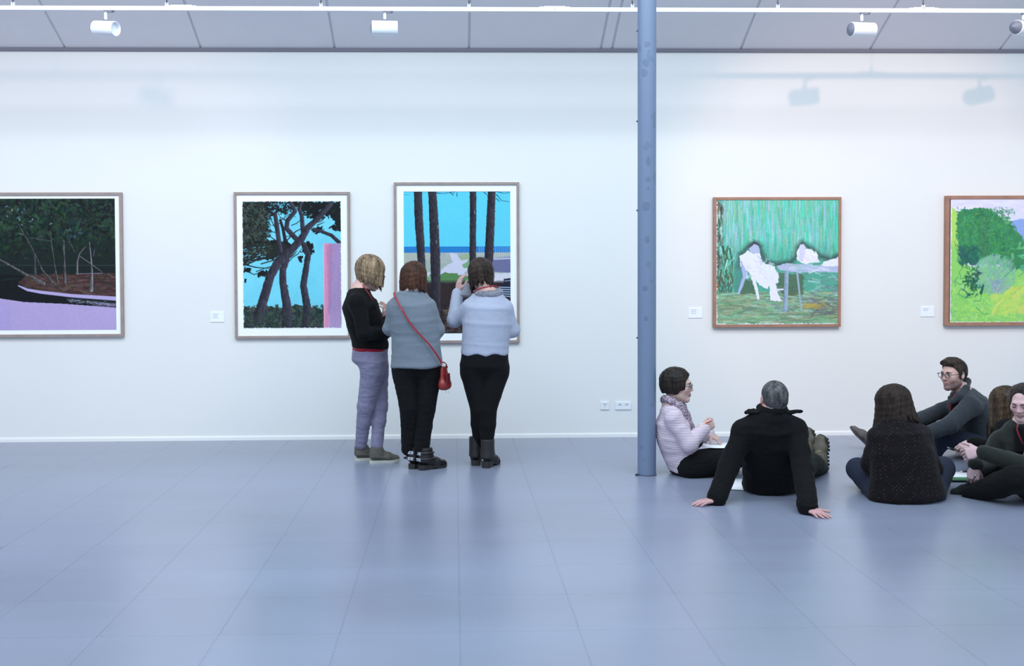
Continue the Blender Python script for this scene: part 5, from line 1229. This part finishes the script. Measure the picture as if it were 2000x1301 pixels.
S.chain([J(1328, 791, 7.77), J(1337, 806, 7.765), J(1344, 824, 7.77), J(1350, 838, 7.78), J(1358, 848, 7.80)], [.024, .020, .018, .019, .023], k=.012)
S.chain([J(1330, 791, 7.86), J(1341, 806, 7.85), J(1347, 826, 7.85), J(1356, 846, 7.85)], [.024, .020, .020, .022], k=.012)
sdf_obj('scarf', S, m_scarf, p4.root, .005, 1, [(.005, 36, 6, (1, 1, 1))], floor=False)
M_BOB = hair_mat('dark_bob_hair', (18, 14, 13), (54, 44, 38), .35)
S = Sdf(); hair_cap(S, H4, 1.04, .014); S.cut(H4(0, .052, 0), unit(H4.f*.9-H4.u*.42), k=.012)
hair_locks(S, H4, 1.04, (72, 288), 98, .075, 30, r=(.016, .009), seed=34, inward=.45, jag=.15)
hair_locks(S, H4, 1.04, (48, 74), 92, .060, 6, r=(.012, .005), seed=35, inward=.1, jag=.2); hair_locks(S, H4, 1.04, (286, 312), 92, .060, 6, r=(.012, .005), seed=36, inward=.1, jag=.2)
hair_locks(S, H4, 1.04, (-50, 50), 52, .012, 12, r=(.013, .006), seed=37, jag=.3)
sdf_obj('hair', S, M_BOB, p4.root, .0045, 1)
eyes(H4, 1.04, p4.root, iris=(70, 74, 80)); glasses(H4, 1.04, p4.root, (44, 46, 62), w=.0215, hgt=.0165, thick=.0019, drop=-.002)
m_sneak = mat('dark_grey_shoe', srgb(52, 52, 54), .7)
shoe(p4.root, tuple(np.array([J(1404, 925, 8.02)[0], 8.02, .0])), (-.25, 1, .0), (0, 0, 1), .24, .088, m_sneak, m_sole_k, shaft=.10, shaft_r=.045)
shoe(p4.root, tuple(np.array([J(1428, 922, 7.86)[0], 7.80, .0])), (-1, .1, .0), (0, 0, 1), .24, .088, m_sneak, m_sole_k, shaft=.10, shaft_r=.045)
def rod(name, a, b, r, parts, label, cat):
    """parts: (from, to, material, name) along the rod"""
    a, b = V3(*a), V3(*b); root = tag(empty(name, tuple((a+b)/2)), label, cat)
    for t0, t1, rr0, rr1, m, nm in parts:
        tube_obj(nm, [a+(b-a)*t0, a+(b-a)*(t0+t1)/2, a+(b-a)*t1], [r*rr0, r*(rr0+rr1)/2, r*rr1], m, root, 10)
    return root
m_yel = mat('yellow_paint', srgb(228, 170, 40), .4); m_redp = mat('crimson_paint', srgb(176, 36, 66), .4); m_wood = mat('pale_pencil_wood', srgb(206, 178, 140), .7); m_blk2 = mat('black_plastic', srgb(24, 24, 28), .35); m_chr = mat('chrome', (.8, .82, .86, 1), .15, metal=1)
hp = J(1384, 825, 7.70)
rod('pencil', J(1361, 834.5, 7.69), J(1389.5, 822.5, 7.70), .0045, [(0, .06, .15, .7, m_wood, 'tip'), (.06, .62, 1, 1, m_yel, 'barrel'), (.62, 1, 1, 1, m_redp, 'end')], 'yellow and red pencil held by woman in pink striped jumper', 'pencil')
m_paper = mat('white_paper', (.84, .85, .90, 1), .85)
def sheet(name, pts, t, m, parent=None, sag=0., nx=8):
    """a sheet over four corners (a,b,c,d), with a slight curl"""
    a, b, c, d = [V3(*p) for p in pts]; bm = bmesh.new(); n = unit(np.cross(b-a, d-a)); G0, G1 = [], []
    for i in range(nx+1):
        r0, r1 = [], []
        for j in range(3):
            u, v = i/nx, j/2; p = (a*(1-u)+b*u)*(1-v)+(d*(1-u)+c*u)*v + n*sag*(4*(u-.5)**2-.0)*.5
            r0.append(bm.verts.new(p)); r1.append(bm.verts.new(p+n*t))
        G0.append(r0); G1.append(r1)
    for i in range(nx):
        for j in range(2):
            bm.faces.new((G1[i][j], G1[i+1][j], G1[i+1][j+1], G1[i][j+1])); bm.faces.new((G0[i][j], G0[i][j+1], G0[i+1][j+1], G0[i+1][j]))
    for i in range(nx):
        for j in (0, 2): bm.faces.new((G0[i][j], G0[i+1][j], G1[i+1][j], G1[i][j]))
    for j in range(2):
        for i in (0, nx): bm.faces.new((G0[i][j], G0[i][j+1], G1[i][j+1], G1[i][j]))
    bmesh.ops.recalc_face_normals(bm, faces=bm.faces[:]); return from_bm(name, bm, m, parent, True)
lp = [J(1371, 875.5, 7.74), J(1442, 875.5, 7.70), J(1446, 864.5, 8.00), J(1374, 865.5, 8.04)]
tag(sheet('paper', lp, .0012, m_paper, sag=.018), 'white sheet of paper on the black lap of woman in pink jumper', 'paper')

# ================= 5: man in black jacket leaning back on his hands
f5 = V3(0, 1, 0); s5 = V3(1, 0, 0)
secs5 = [(J(1509, 938, 7.17), .180, .125), (J(1507, 900, 7.10), .172, .125), (J(1504, 860, 7.04), .190, .130), (J(1503, 834, 7.00), .180, .118), (J(1505, 815, 6.98), .110, .080)]
H5 = Frame(J(1511.5, 779, 7.00), (-.02, .95, .22))
hl = G(1400, 973, .040); hr = G(1577, 989, .045)
p5 = Person((J(1508, 960, 7.15)[0], 7.15, 0), 'grey haired man in black jacket seen from behind, leaning back on both hands', secs5, s5, J(1508, 806, 6.98), H5, 1.08,
    [(J(1452, 842, 7.00), J(1424, 910, 6.94), hl, (.060, .054, .046)), (J(1555, 841, 6.98), J(1568, 915, 6.80), hr, (.060, .054, .046))],
    [(J(1482, 945, 7.25), J(1508, 900, 7.66), J(1578, 900, 7.98), (.095, .075, .050)), (J(1535, 945, 7.22), J(1580, 905, 7.60), J(1602, 914, 7.86), (.095, .075, .054))], neck_r=.06)
p5.skinmesh(hands=[dict(W=hl-V3(0, 0, .006), d=(-1, -.30, -.14), n=(-.05, 0, 1), right=False, curl=((4, 6, 4), (2, 6, 4), (2, 6, 4), (4, 6, 4)), spread=8, thumb=(.65, .75, -.1), tcurl=5, sc=1.02),
    dict(W=hr-V3(0, 0, .010), d=(.42, -.9, -.16), n=(.0, -.1, 1), right=True, curl=((4, 6, 4), (2, 6, 4), (2, 6, 4), (4, 6, 4)), spread=10, thumb=(.55, .8, -.05), tcurl=5, sc=1.02)], skin=(196, 150, 142), hand=(190, 146, 146))
m_olive = cloth('dark_olive_trousers', (34, 38, 34), noise=.2, sheen=.02)
p5.trousers(m_olive, secs=[(J(1509, 942, 7.2), .17, .12), (J(1507, 915, 7.14), .165, .12)])
def jk(S):
    for e in (-1, 1):
        pass
p5.top('jacket', m_black, None, None, grow=.012, ag=.010, cuff=.95, neck_r=.06, wr=[(.004, 10, 8, (1, 1, 1.3)), (.002, 26, 9, (1, 1, 1))])
for a in p5.arms:
    w_ = np.asarray(a[2]); d = unit(w_-np.asarray(a[1])); S = Sdf()
    for q, (t, r) in enumerate(((-.055, .060), (-.028, .064), (-.004, .062))): S.seg(w_+d*t, w_+d*(t+.012), r-.004, r-.004, k=.014)
    sdf_obj('cuff', S, m_black, p5.root, .006, 1, [(.004, 22, 3, (1, 1, 2))])
S = Sdf(); cc = J(1509, 799, 6.98)
for q in range(16):
    a, b = q/16*2*math.pi, (q+1)/16*2*math.pi; pt = lambda t: cc+V3(math.cos(t)*.078, math.sin(t)*.070+.01, .012*math.sin(t)); S.seg(pt(a), pt(b), .022, .022, k=.01)
S.eseg(J(1484, 805, 6.95), J(1459, 806, 6.99), (.030, .012), (.020, .008), (0, 1, 0), k=.02); S.eseg(J(1534, 806, 6.95), J(1565, 803, 6.99), (.030, .014), (.020, .010), (0, 1, 0), k=.02)
S.chain([J(1457, 806, 7.0), J(1463, 801.5, 7.0), J(1472, 801, 6.99)], [.010, .009, .012], k=.01)
sdf_obj('collar', S, m_black, p5.root, .005, 1, [(.003, 20, 3, (1, 1, 1))], floor=False)
M_GREY = hair_mat('short_grey_hair', (44, 44, 46), (112, 110, 112), .7)
S = Sdf(); cap_hair(S, H5, 1.08, .0045, edge=.045, nape=-.075); sdf_obj('hair', S, M_GREY, p5.root, .005, 1, [(.0015, 90, 3, (1, 1, 1))])
eyes(H5, 1.08, p5.root)
m_hike = mat('brown_green_hiking_leather', srgb(84, 78, 66), .7, noise=.25, nscale=30, bump=.25, bscale=150); m_hsole = mat('dark_hiking_sole', srgb(36, 36, 35), .7); m_hlace = mat('tan_lace', srgb(176, 156, 112), .8)
def hike(heel, td, up):
    o = shoe(p5.root, heel, td, up, .27, .105, m_hike, m_hsole, shaft=.12, shaft_r=.052, lace=m_hlace, sole_t=.036, toe_h=.05, name='hiking_shoe')
    T = unit(td); U = unit(np.asarray(up)-T*(np.asarray(up)@T)); R = np.cross(T, U)
    bm = bmesh.new()
    for k in range(9):
        for e in (-1, 1):
            c = V3(*heel)+T*.27*(.06+.1*k)+R*e*.105*(.30 if k < 5 else .38)*(.85 if k in (0, 8) else 1)-U*.003
            m4 = Matrix(((T[0], R[0], U[0], 0), (T[1], R[1], U[1], 0), (T[2], R[2], U[2], 0), (0, 0, 0, 1)))
            box(bm, c-np.array([.009, .012, .006]), c+np.array([.009, .012, .006]), 0, m4)
    t_ = from_bm('sole_tread', bm, m_hsole, o); t_['kind'] = 'stuff'
hike(tuple(J(1609, 919, 7.96)), (.02, .22, .97), (-.6, -.8, .1)); hike(tuple(J(1587, 903, 8.10)), (-.06, .24, .97), (-.5, -.85, .1))
sh = [G(1424, 956, .004), G(1461, 958, .004), G(1470, 937, .004), G(1434, 936, .004)]
bk = tag(empty('booklet', tuple(G(1446, 948))), 'white paper booklet on the floor under the bent arm of man in black', 'booklet')
sheet('page', sh, .003, m_paper, bk); sheet('cover', [p+V3(*o) for p, o in zip(sh, ((-.01, -.012, -.0035), (.004, -.012, -.0035), (.004, .004, -.0035), (-.01, .004, -.0035)))], .003, mat('dark_grey_cover', srgb(60, 66, 84), .6), bk)

# ================= 6: woman in a dotted dark jacket, seen from behind
def dotted():
    m = cloth('dotted_dark_jacket', (20, 16, 19), noise=.15, sheen=.05); nt = m.node_tree; b = nt.nodes['Principled BSDF']
    tc = N(nt, 'ShaderNodeTexCoord'); vo = N(nt, 'ShaderNodeTexVoronoi', feature='F1'); vo.inputs['Scale'].default_value = 52; vo.inputs['Randomness'].default_value = .25
    mp = N(nt, 'ShaderNodeMapping'); mp.inputs['Rotation'].default_value = (.5, .7, .4); nt.links.new(tc.outputs['Object'], mp.inputs[0]); nt.links.new(mp.outputs[0], vo.inputs['Vector']); lt = N(nt, 'ShaderNodeMath', operation='LESS_THAN'); lt.inputs[1].default_value = .20; nt.links.new(vo.outputs['Distance'], lt.inputs[0])
    old = b.inputs['Base Color'].links[0].from_socket; x = N(nt, 'ShaderNodeMix', data_type='RGBA'); nt.links.new(lt.outputs[0], x.inputs[0]); nt.links.new(old, x.inputs[6]); x.inputs[7].default_value = srgb(66, 50, 54); nt.links.new(x.outputs[2], b.inputs['Base Color']); return m
m_dot = dotted(); m_jean = cloth('navy_jeans', (40, 46, 64), noise=.15, nscale=80, sheen=.03)
f6 = unit((-.06, 1, 0)); s6 = np.cross(f6, (0, 0, 1))
secs6 = [(J(1770, 966, 6.90), .235, .150), (J(1768, 930, 6.90), .205, .135), (J(1761, 885, 6.91), .185, .130), (J(1757, 852, 6.93), .165, .118), (J(1754, 826, 6.95), .095, .075)]
H6 = Frame(J(1743, 792, 7.00), (-.55, .80, -.22), (-.10, .1, 1))
p6 = Person((J(1765, 985, 6.9)[0], 6.90, 0), 'dark haired woman in dotted dark jacket sitting cross-legged with her back turned', secs6, s6, J(1752, 822, 6.96), H6, 1.06,
    [(J(1718, 854, 6.95), J(1700, 906, 7.00), J(1735, 915, 7.26), (.058, .050, .034)), (J(1796, 852, 6.95), J(1821, 915, 7.02), J(1795, 925, 7.26), (.060, .052, .034))],
    [(J(1730, 962, 6.96), J(1676, 917, 7.26), J(1752, 955, 7.40), (.115, .072, .05)), (J(1808, 962, 6.96), J(1842, 915, 7.22), J(1770, 955, 7.46), (.115, .072, .05))])
p6.skinmesh(hands=[dict(W=J(1735, 915, 7.26), d=(.7, .6, .1), n=(0, 0, 1), right=False, curl=((30, 40, 25),)*4, sc=.92), dict(W=J(1795, 925, 7.26), d=(-.7, .6, 0), n=(0, 0, 1), right=True, curl=((30, 40, 25),)*4, sc=.92)])
p6.trousers(m_jean, secs=[(J(1770, 966, 6.93), .20, .13), (J(1768, 940, 6.92), .19, .125)], wr=[(.003, 12, 4, (1, 1, 1))])
p6.top('jacket', m_dot, None, None, grow=.012, ag=.010, wr=[(.004, 9, 8, (1, 1, 1.2)), (.002, 24, 9, (1, 1, 1))], neck_r=.055)
neckband(p6.root, J(1752, 822, 6.96), (-.1, .1, 1), .070, .014, m_dot, 'collar')
M_BR6 = hair_mat('dark_brown_bob', (20, 15, 14), (58, 45, 38), .5)
S = Sdf(); hair_cap(S, H6, 1.06, .014); S.cut(H6(0, .055, 0), unit(H6.f*.9-H6.u*.4), k=.012)
hair_locks(S, H6, 1.06, (32, 328), 90, .180, 40, r=(.016, .009), seed=44, inward=-.40, jag=.2)
hair_locks(S, H6, 1.06, (60, 200), 84, .175, 12, r=(.017, .008), seed=45, inward=-.95, jag=.2)
hair_locks(S, H6, 1.06, (-40, 40), 50, .0, 9, r=(.012, .01), seed=47)
sdf_obj('hair', S, M_BR6, p6.root, .005, 1)
eyes(H6, 1.06, p6.root)
m_shk = mat('black_canvas_shoe', srgb(30, 30, 34), .7)
shoe(p6.root, (J(1742, 950, 7.43)[0], 7.43, .0), (-.9, .2, 0), (0, 0, 1), .235, .085, m_shk, m_sole_k, shaft=.09, shaft_r=.043)
shoe(p6.root, (J(1782, 950, 7.50)[0], 7.52, .0), (.9, .2, 0), (0, 0, 1), .235, .085, m_shk, m_sole_k, shaft=.09, shaft_r=.043)

# ================= 7: bearded man in a grey cardigan, arms over his knees
m_mel = cloth('grey_melange_knit', (50, 55, 62), noise=.3, nscale=220, bump=.5, bscale=600)
f7 = unit((-1, -.05, 0)); s7 = np.cross(f7, (0, 0, 1))
secs7 = [(J(1917, 868, 8.5), .170, .130), (J(1912, 846, 8.5), .160, .125), (J(1902, 815, 8.5), .170, .130), (J(1891, 790, 8.5), .180, .120), (J(1883, 773, 8.5), .120, .080)]
H7 = Frame(J(1862.5, 731, 8.46), (-.90, -.42, -.04))
p7 = Person((J(1905, 890, 8.5)[0], 8.5, 0), 'bearded man with glasses in grey cardigan sitting with arms over his knees', secs7, s7, J(1878, 764, 8.48), H7, 1.06,
    [(J(1896, 793, 8.31), J(1856, 830, 8.20), J(1808, 848, 8.22), (.064, .054, .040)), (J(1876, 788, 8.68), J(1838, 803, 8.74), J(1788, 822, 8.62), (.060, .050, .040))],
    [(J(1905, 872, 8.38), J(1838, 850, 8.36), J(1822, 892, 8.42), (.090, .074, .05)), (J(1905, 872, 8.64), J(1806, 834, 8.72), J(1718, 872, 8.86), (.090, .070, .048))], neck_r=.058)
p7.skinmesh(hands=[dict(W=J(1806, 849, 8.22), d=(-1, .1, -.35), n=(-.2, -.5, .8), right=False, curl=((25, 30, 20),)*4), dict(W=J(1786, 822, 8.62), d=(-1, -.1, -.4), n=(-.3, 0, 1), right=True, curl=((25, 30, 20),)*4)], skin=(202, 166, 158), lips=(164, 106, 108), beard=(58, 46, 44))
p7.trousers(m_jean, secs=[(J(1917, 868, 8.5), .165, .125), (J(1914, 850, 8.5), .16, .12)], wr=[(.003, 12, 4, (1, 1, 1))])
p7.top('cardigan', m_mel, J(1913, 872, 8.5), unit((-.5, 0, -.86)), grow=.012, ag=.010, wr=[(.003, 10, 8, (1, 1, 1)), (.002, 28, 9, (1, 1, 1))], neck_r=.062)
S = Sdf()
S.chain([J(1889, 745, 8.52), J(1886, 760, 8.42), J(1874, 775, 8.36), J(1862, 784, 8.36)], [.026, .028, .030, .024], k=.02); S.chain([J(1889, 745, 8.52), J(1886, 758, 8.60), J(1872, 772, 8.62), J(1856, 778, 8.58)], [.026, .026, .026, .02], k=.02)
sdf_obj('shawl_collar', S, m_mel, p7.root, .006, 1, [(.003, 20, 3, (1, 1, 1))], floor=False)
S = Sdf(); S.eseg(J(1868, 772, 8.44), J(1858, 798, 8.44), (.055, .04), (.04, .035), s7, k=.03); sdf_obj('shirt', S, cloth('dark_shirt', (40, 34, 44)), p7.root, .006, 1, floor=False)
tube_obj('lanyard', [J(1866, 770, 8.36), J(1858, 786, 8.38), J(1856, 800, 8.40), J(1860, 806, 8.42)], .008, m_red, p7.root, 6)
M_BR7 = hair_mat('short_brown_hair', (30, 24, 22), (72, 58, 52), .5)
S = Sdf(); cap_hair(S, H7, 1.06, .008, edge=.012, tilt=.75, nape=-.07); S.ell(H7(0, .022, .098), (.056, .068, .034), H7.axes, k=.03); S.ell(H7(0, .062, .104), (.040, .026, .018), H7.axes, k=.02)
for q in range(11): t = (q-5)/5; S.chain([H7(t*.050, -.03, .118-.02*t*t), H7(t*.048, .035, .124-.022*t*t), H7(t*.044, .078, .112-.02*t*t), H7(t*.040+.004, .094, .118-.02*t*t)], [.012, .013, .012, .004], k=.01)
for e in (-1, 1): S.seg(H7(e*.078, .012, .02), H7(e*.078, .016, -.030), .010, .006, k=.01)
sdf_obj('hair', S, M_BR7, p7.root, .0045, 1, [(.002, 70, 3, (1, 1, 1))])
eyes(H7, 1.06, p7.root, iris=(66, 60, 52), brow=(44, 36, 34)); glasses(H7, 1.06, p7.root, (40, 38, 48), w=.022, hgt=.018, round_=True, thick=.002)
m_suede = mat('grey_brown_suede', srgb(96, 88, 88), .8, noise=.15, nscale=30); m_wline = mat('pale_welt', srgb(200, 204, 214), .6)
shoe(p7.root, tuple(J(1704, 882, 8.86)), (-.62, .1, .62), (.66, -.2, .66), .275, .10, m_suede, mat('brown_grey_sole', srgb(70, 62, 62), .7), shaft=.07, shaft_r=.048, sole_t=.02)
shoe(p7.root, (J(1834, 895, 8.42)[0], 8.42, 0), (-1, 0, 0), (0, 0, 1), .28, .10, m_suede, m_sole_k, shaft=.09, shaft_r=.05)

# ================= 8: long haired woman hidden behind the woman at the edge
f8 = unit((-1, -.25, 0)); s8 = np.cross(f8, (0, 0, 1))
secs8 = [(J(1975, 905, 7.85), .165, .125), (J(1975, 885, 7.85), .15, .12), (J(1972, 855, 7.85), .155, .12), (J(1970, 832, 7.85), .16, .11), (J(1968, 818, 7.85), .11, .07)]
H8 = Frame(J(1962, 789, 7.84), (-.45, .85, -.25))
p8 = Person((J(1975, 930, 7.85)[0], 7.85, 0), 'long haired woman in black, mostly hidden behind the woman in dark green cardigan', secs8, s8, J(1968, 814, 7.85), H8, 1.02,
    [(J(1962, 838, 7.70), J(1950, 878, 7.58), J(1899, 864, 7.56), (.052, .044, .030)), (J(1965, 838, 8.0), J(1945, 870, 8.05), J(1905, 884, 7.86), (.05, .044, .030))],
    [(J(1965, 908, 7.75), J(1915, 888, 7.74), J(1945, 925, 7.78), (.09, .062, .05)), (J(1965, 908, 7.95), J(1915, 878, 8.02), J(1950, 918, 8.1), (.09, .062, .05))])
p8.skinmesh(hands=[dict(W=J(1899, 864, 7.56), d=(-.86, .1, -.42), n=(-.30, -.45, .84), right=False, curl=((26, 44, 30), (32, 46, 30), (40, 50, 30), (46, 52, 30)), thumb=(.7, .55, -.5), sc=.98), dict(W=J(1905, 884, 7.86), d=(-.8, -.5, 0), n=(0, 0, 1), right=True, curl=((35, 45, 30),)*4, sc=.94)], hand=(190, 160, 158))
p8.trousers(m_blackd, secs=secs8[:2]); p8.top('jumper', m_black, J(1975, 903, 7.85), (0, 0, -1), grow=.010, ag=.010)
M_LONG = hair_mat('long_brown_hair', (20, 16, 14), (92, 72, 54))
S = Sdf(); hair_cap(S, H8, 1.02); S.cut(H8(0, .055, 0), unit(H8.f*.9-H8.u*.4), k=.012)
hair_locks(S, H8, 1.02, (30, 330), 92, .245, 40, r=(.015, .008), seed=64, inward=-.15, jag=.3); hair_locks(S, H8, 1.02, (-40, 40), 50, .0, 9, r=(.012, .01), seed=67)
sdf_obj('hair', S, M_LONG, p8.root, .005, 1); eyes(H8, 1.02, p8.root)
rod('pen', J(1850.5, 874, 7.50), J(1885, 884.5, 7.60), .005, [(0, .16, .4, .8, m_chr, 'tip'), (.16, 1, 1, 1, m_blk2, 'barrel')], 'dark pen with shiny tip in the hand beside the bearded man', 'pen')

# ================= 9: woman at the edge in dark green cardigan, eyes lowered
m_green = cloth('dark_green_cardigan', (34, 38, 35), noise=.2, nscale=120)
f9 = unit((-.85, -.35, 0)); s9 = np.cross(f9, (0, 0, 1))
secs9 = [(J(2030, 960, 7.05), .180, .140), (J(2025, 925, 7.05), .165, .130), (J(2012, 885, 7.05), .165, .125), (J(2004, 855, 7.05), .170, .110), (J(2000, 834, 7.05), .110, .075)]
H9 = Frame(J(1998, 784, 7.02), (-.66, -.66, -.36))
p9 = Person((J(2020, 985, 7.05)[0], 7.05, 0), 'woman with dark tied back hair in dark green cardigan looking down, at the right edge', secs9, s9, J(2000, 826, 7.06), H9, 1.0,
    [(J(1955, 862, 7.18), J(1925, 905, 7.14), J(1905, 908, 6.96), (.058, .050, .034)), (J(2032, 862, 6.90), J(2012, 912, 6.72), J(1918, 884, 6.82), (.058, .052, .034))],
    [(J(2010, 955, 7.16), J(1932, 925, 7.32), J(1925, 962, 7.20), (.105, .075, .052)), (J(2030, 955, 6.92), J(1985, 935, 6.66), J(1895, 968, 6.98), (.105, .080, .055))])
p9.skinmesh(hands=[dict(W=J(1902, 911, 6.95), d=(-.12, -.15, -.9), n=(-.45, -.85, .1), right=True, curl=((40, 55, 35), (45, 60, 35), (50, 65, 35), (50, 60, 35)), thumb=(.7, .5, -.6), sc=1.0),
    dict(W=J(1914, 882, 6.82), d=(-.62, .35, -.2), n=(-.5, -.8, .3), right=False, curl=((50, 60, 40),)*4, sc=1.0)], skin=(214, 176, 176), lips=(184, 130, 134), hand=(196, 164, 168))
p9.trousers(m_blackd, secs=[(J(2030, 958, 7.05), .175, .135), (J(2027, 935, 7.05), .165, .13)])
p9.top('cardigan', m_green, J(2028, 950, 7.05), (0, 0, -1), grow=.012, ag=.010, wr=[(.003, 10, 8, (1, 1, 1)), (.002, 26, 9, (1, 1, 1))], neck_r=.058)
S = Sdf(); S.eseg(J(1996, 838, 6.95), J(1999, 880, 6.93), (.060, .05), (.05, .06), s9, k=.03); sdf_obj('black_shirt', S, m_black, p9.root, .006, 1, floor=False)
tube_obj('lanyard', [J(1988, 828, 6.93), J(1986, 838, 6.90), J(1990, 850, 6.875), J(1998, 868, 6.86)], .0045, m_red, p9.root, 6)
M_DK9 = hair_mat('dark_tied_hair', (24, 19, 19), (64, 52, 50), .4)
S = Sdf(); hair_cap(S, H9, 1.0, .008); S.ell(H9(0, .100, .010), (.058, .105, .088), H9.axes, k=.008, op='s')
for e in (-1, 1):
    for q in range(9):
        t = q/8; S.chain([H9(e*.006, .040-.03*t, .102+.008*t), H9(e*(.050+.004*t), .022-.065*t, .082), H9(e*.074, -.008-.05*t, .034), H9(e*.064, -.068, -.006), H9(e*.02, -.102, -.012)], [.010, .012, .012, .012, .012], k=.008)
[S.ell(H9(e*.072, -.016, -.002), (.018, .036, .046), H9.axes, k=.015) for e in (-1, 1)]; S.ell(H9(0, -.12, -.025), (.04, .04, .04), H9.axes, k=.02); S.chain([H9(0, -.13, -.03), H9(0, -.145, -.09), H9(0, -.14, -.16)], [.03, .028, .012], k=.02)
sdf_obj('hair', S, M_DK9, p9.root, .0045, 1)
eyes(H9, 1.0, p9.root, closed=True, brow=(60, 48, 46))
m_sock = cloth('dark_green_sock', (26, 32, 32)); m_black_sh = m_shk
shoe(p9.root, tuple(J(1921, 966, 7.06)), (-.97, .1, -.05), (-.2, -.3, .9), .218, .088, m_sock, m_sole_k, shaft=.09, shaft_r=.045, sole_t=.015)
shoe(p9.root, (J(1945, 962, 7.25)[0], 7.25, 0.), (-.3, .95, 0), (0, 0, 1), .235, .085, m_shk, m_sole_k, shaft=.08, shaft_r=.042)
rod('pen', J(1900.5, 938, 6.88), J(1906, 928, 6.90), .005, [(0, .75, .6, 1, m_blk2, 'barrel'), (.75, 1, 1.1, .9, m_chr, 'cap')], 'short dark pen with chrome cap held in the fist above the notebook', 'pen')
rod('pen', G(1876, 921, .026), G(1889, 921, .026), .005, [(0, .35, 1, 1.1, m_chr, 'cap'), (.35, 1, 1, 1, m_blk2, 'barrel')], 'pen with pale cap lying on the green edged notebook', 'pen')
nb = tag(empty('notebook', tuple(G(1872, 932))), 'open white spiral notebook with a green edge between the seated women', 'notebook')
zq = .016
n4 = [G(1846, 932, zq), G(1893, 933, zq), G(1893, 923, zq), G(1846, 922, zq)]
sheet('page', n4, .004, m_paper, nb); g4 = [G(1846, 939, zq-.004), G(1893, 939.5, zq-.004), G(1893, 932, zq-.004), G(1846, 931, zq-.004)]
sheet('green_edge', g4, .006, mat('green_card', srgb(58, 118, 74), .6), nb)
for k in range(14):
    a = (g4[0]*(1-k/13)+g4[1]*(k/13)); bm = bmesh.new(); tube(bm, [a+V3(0, .006*math.cos(q/10*6.283), .006+.006*math.sin(q/10*6.283)) for q in range(10)], .0012, 5, closed=True); from_bm('ring', bm, m_blk2, nb, True)
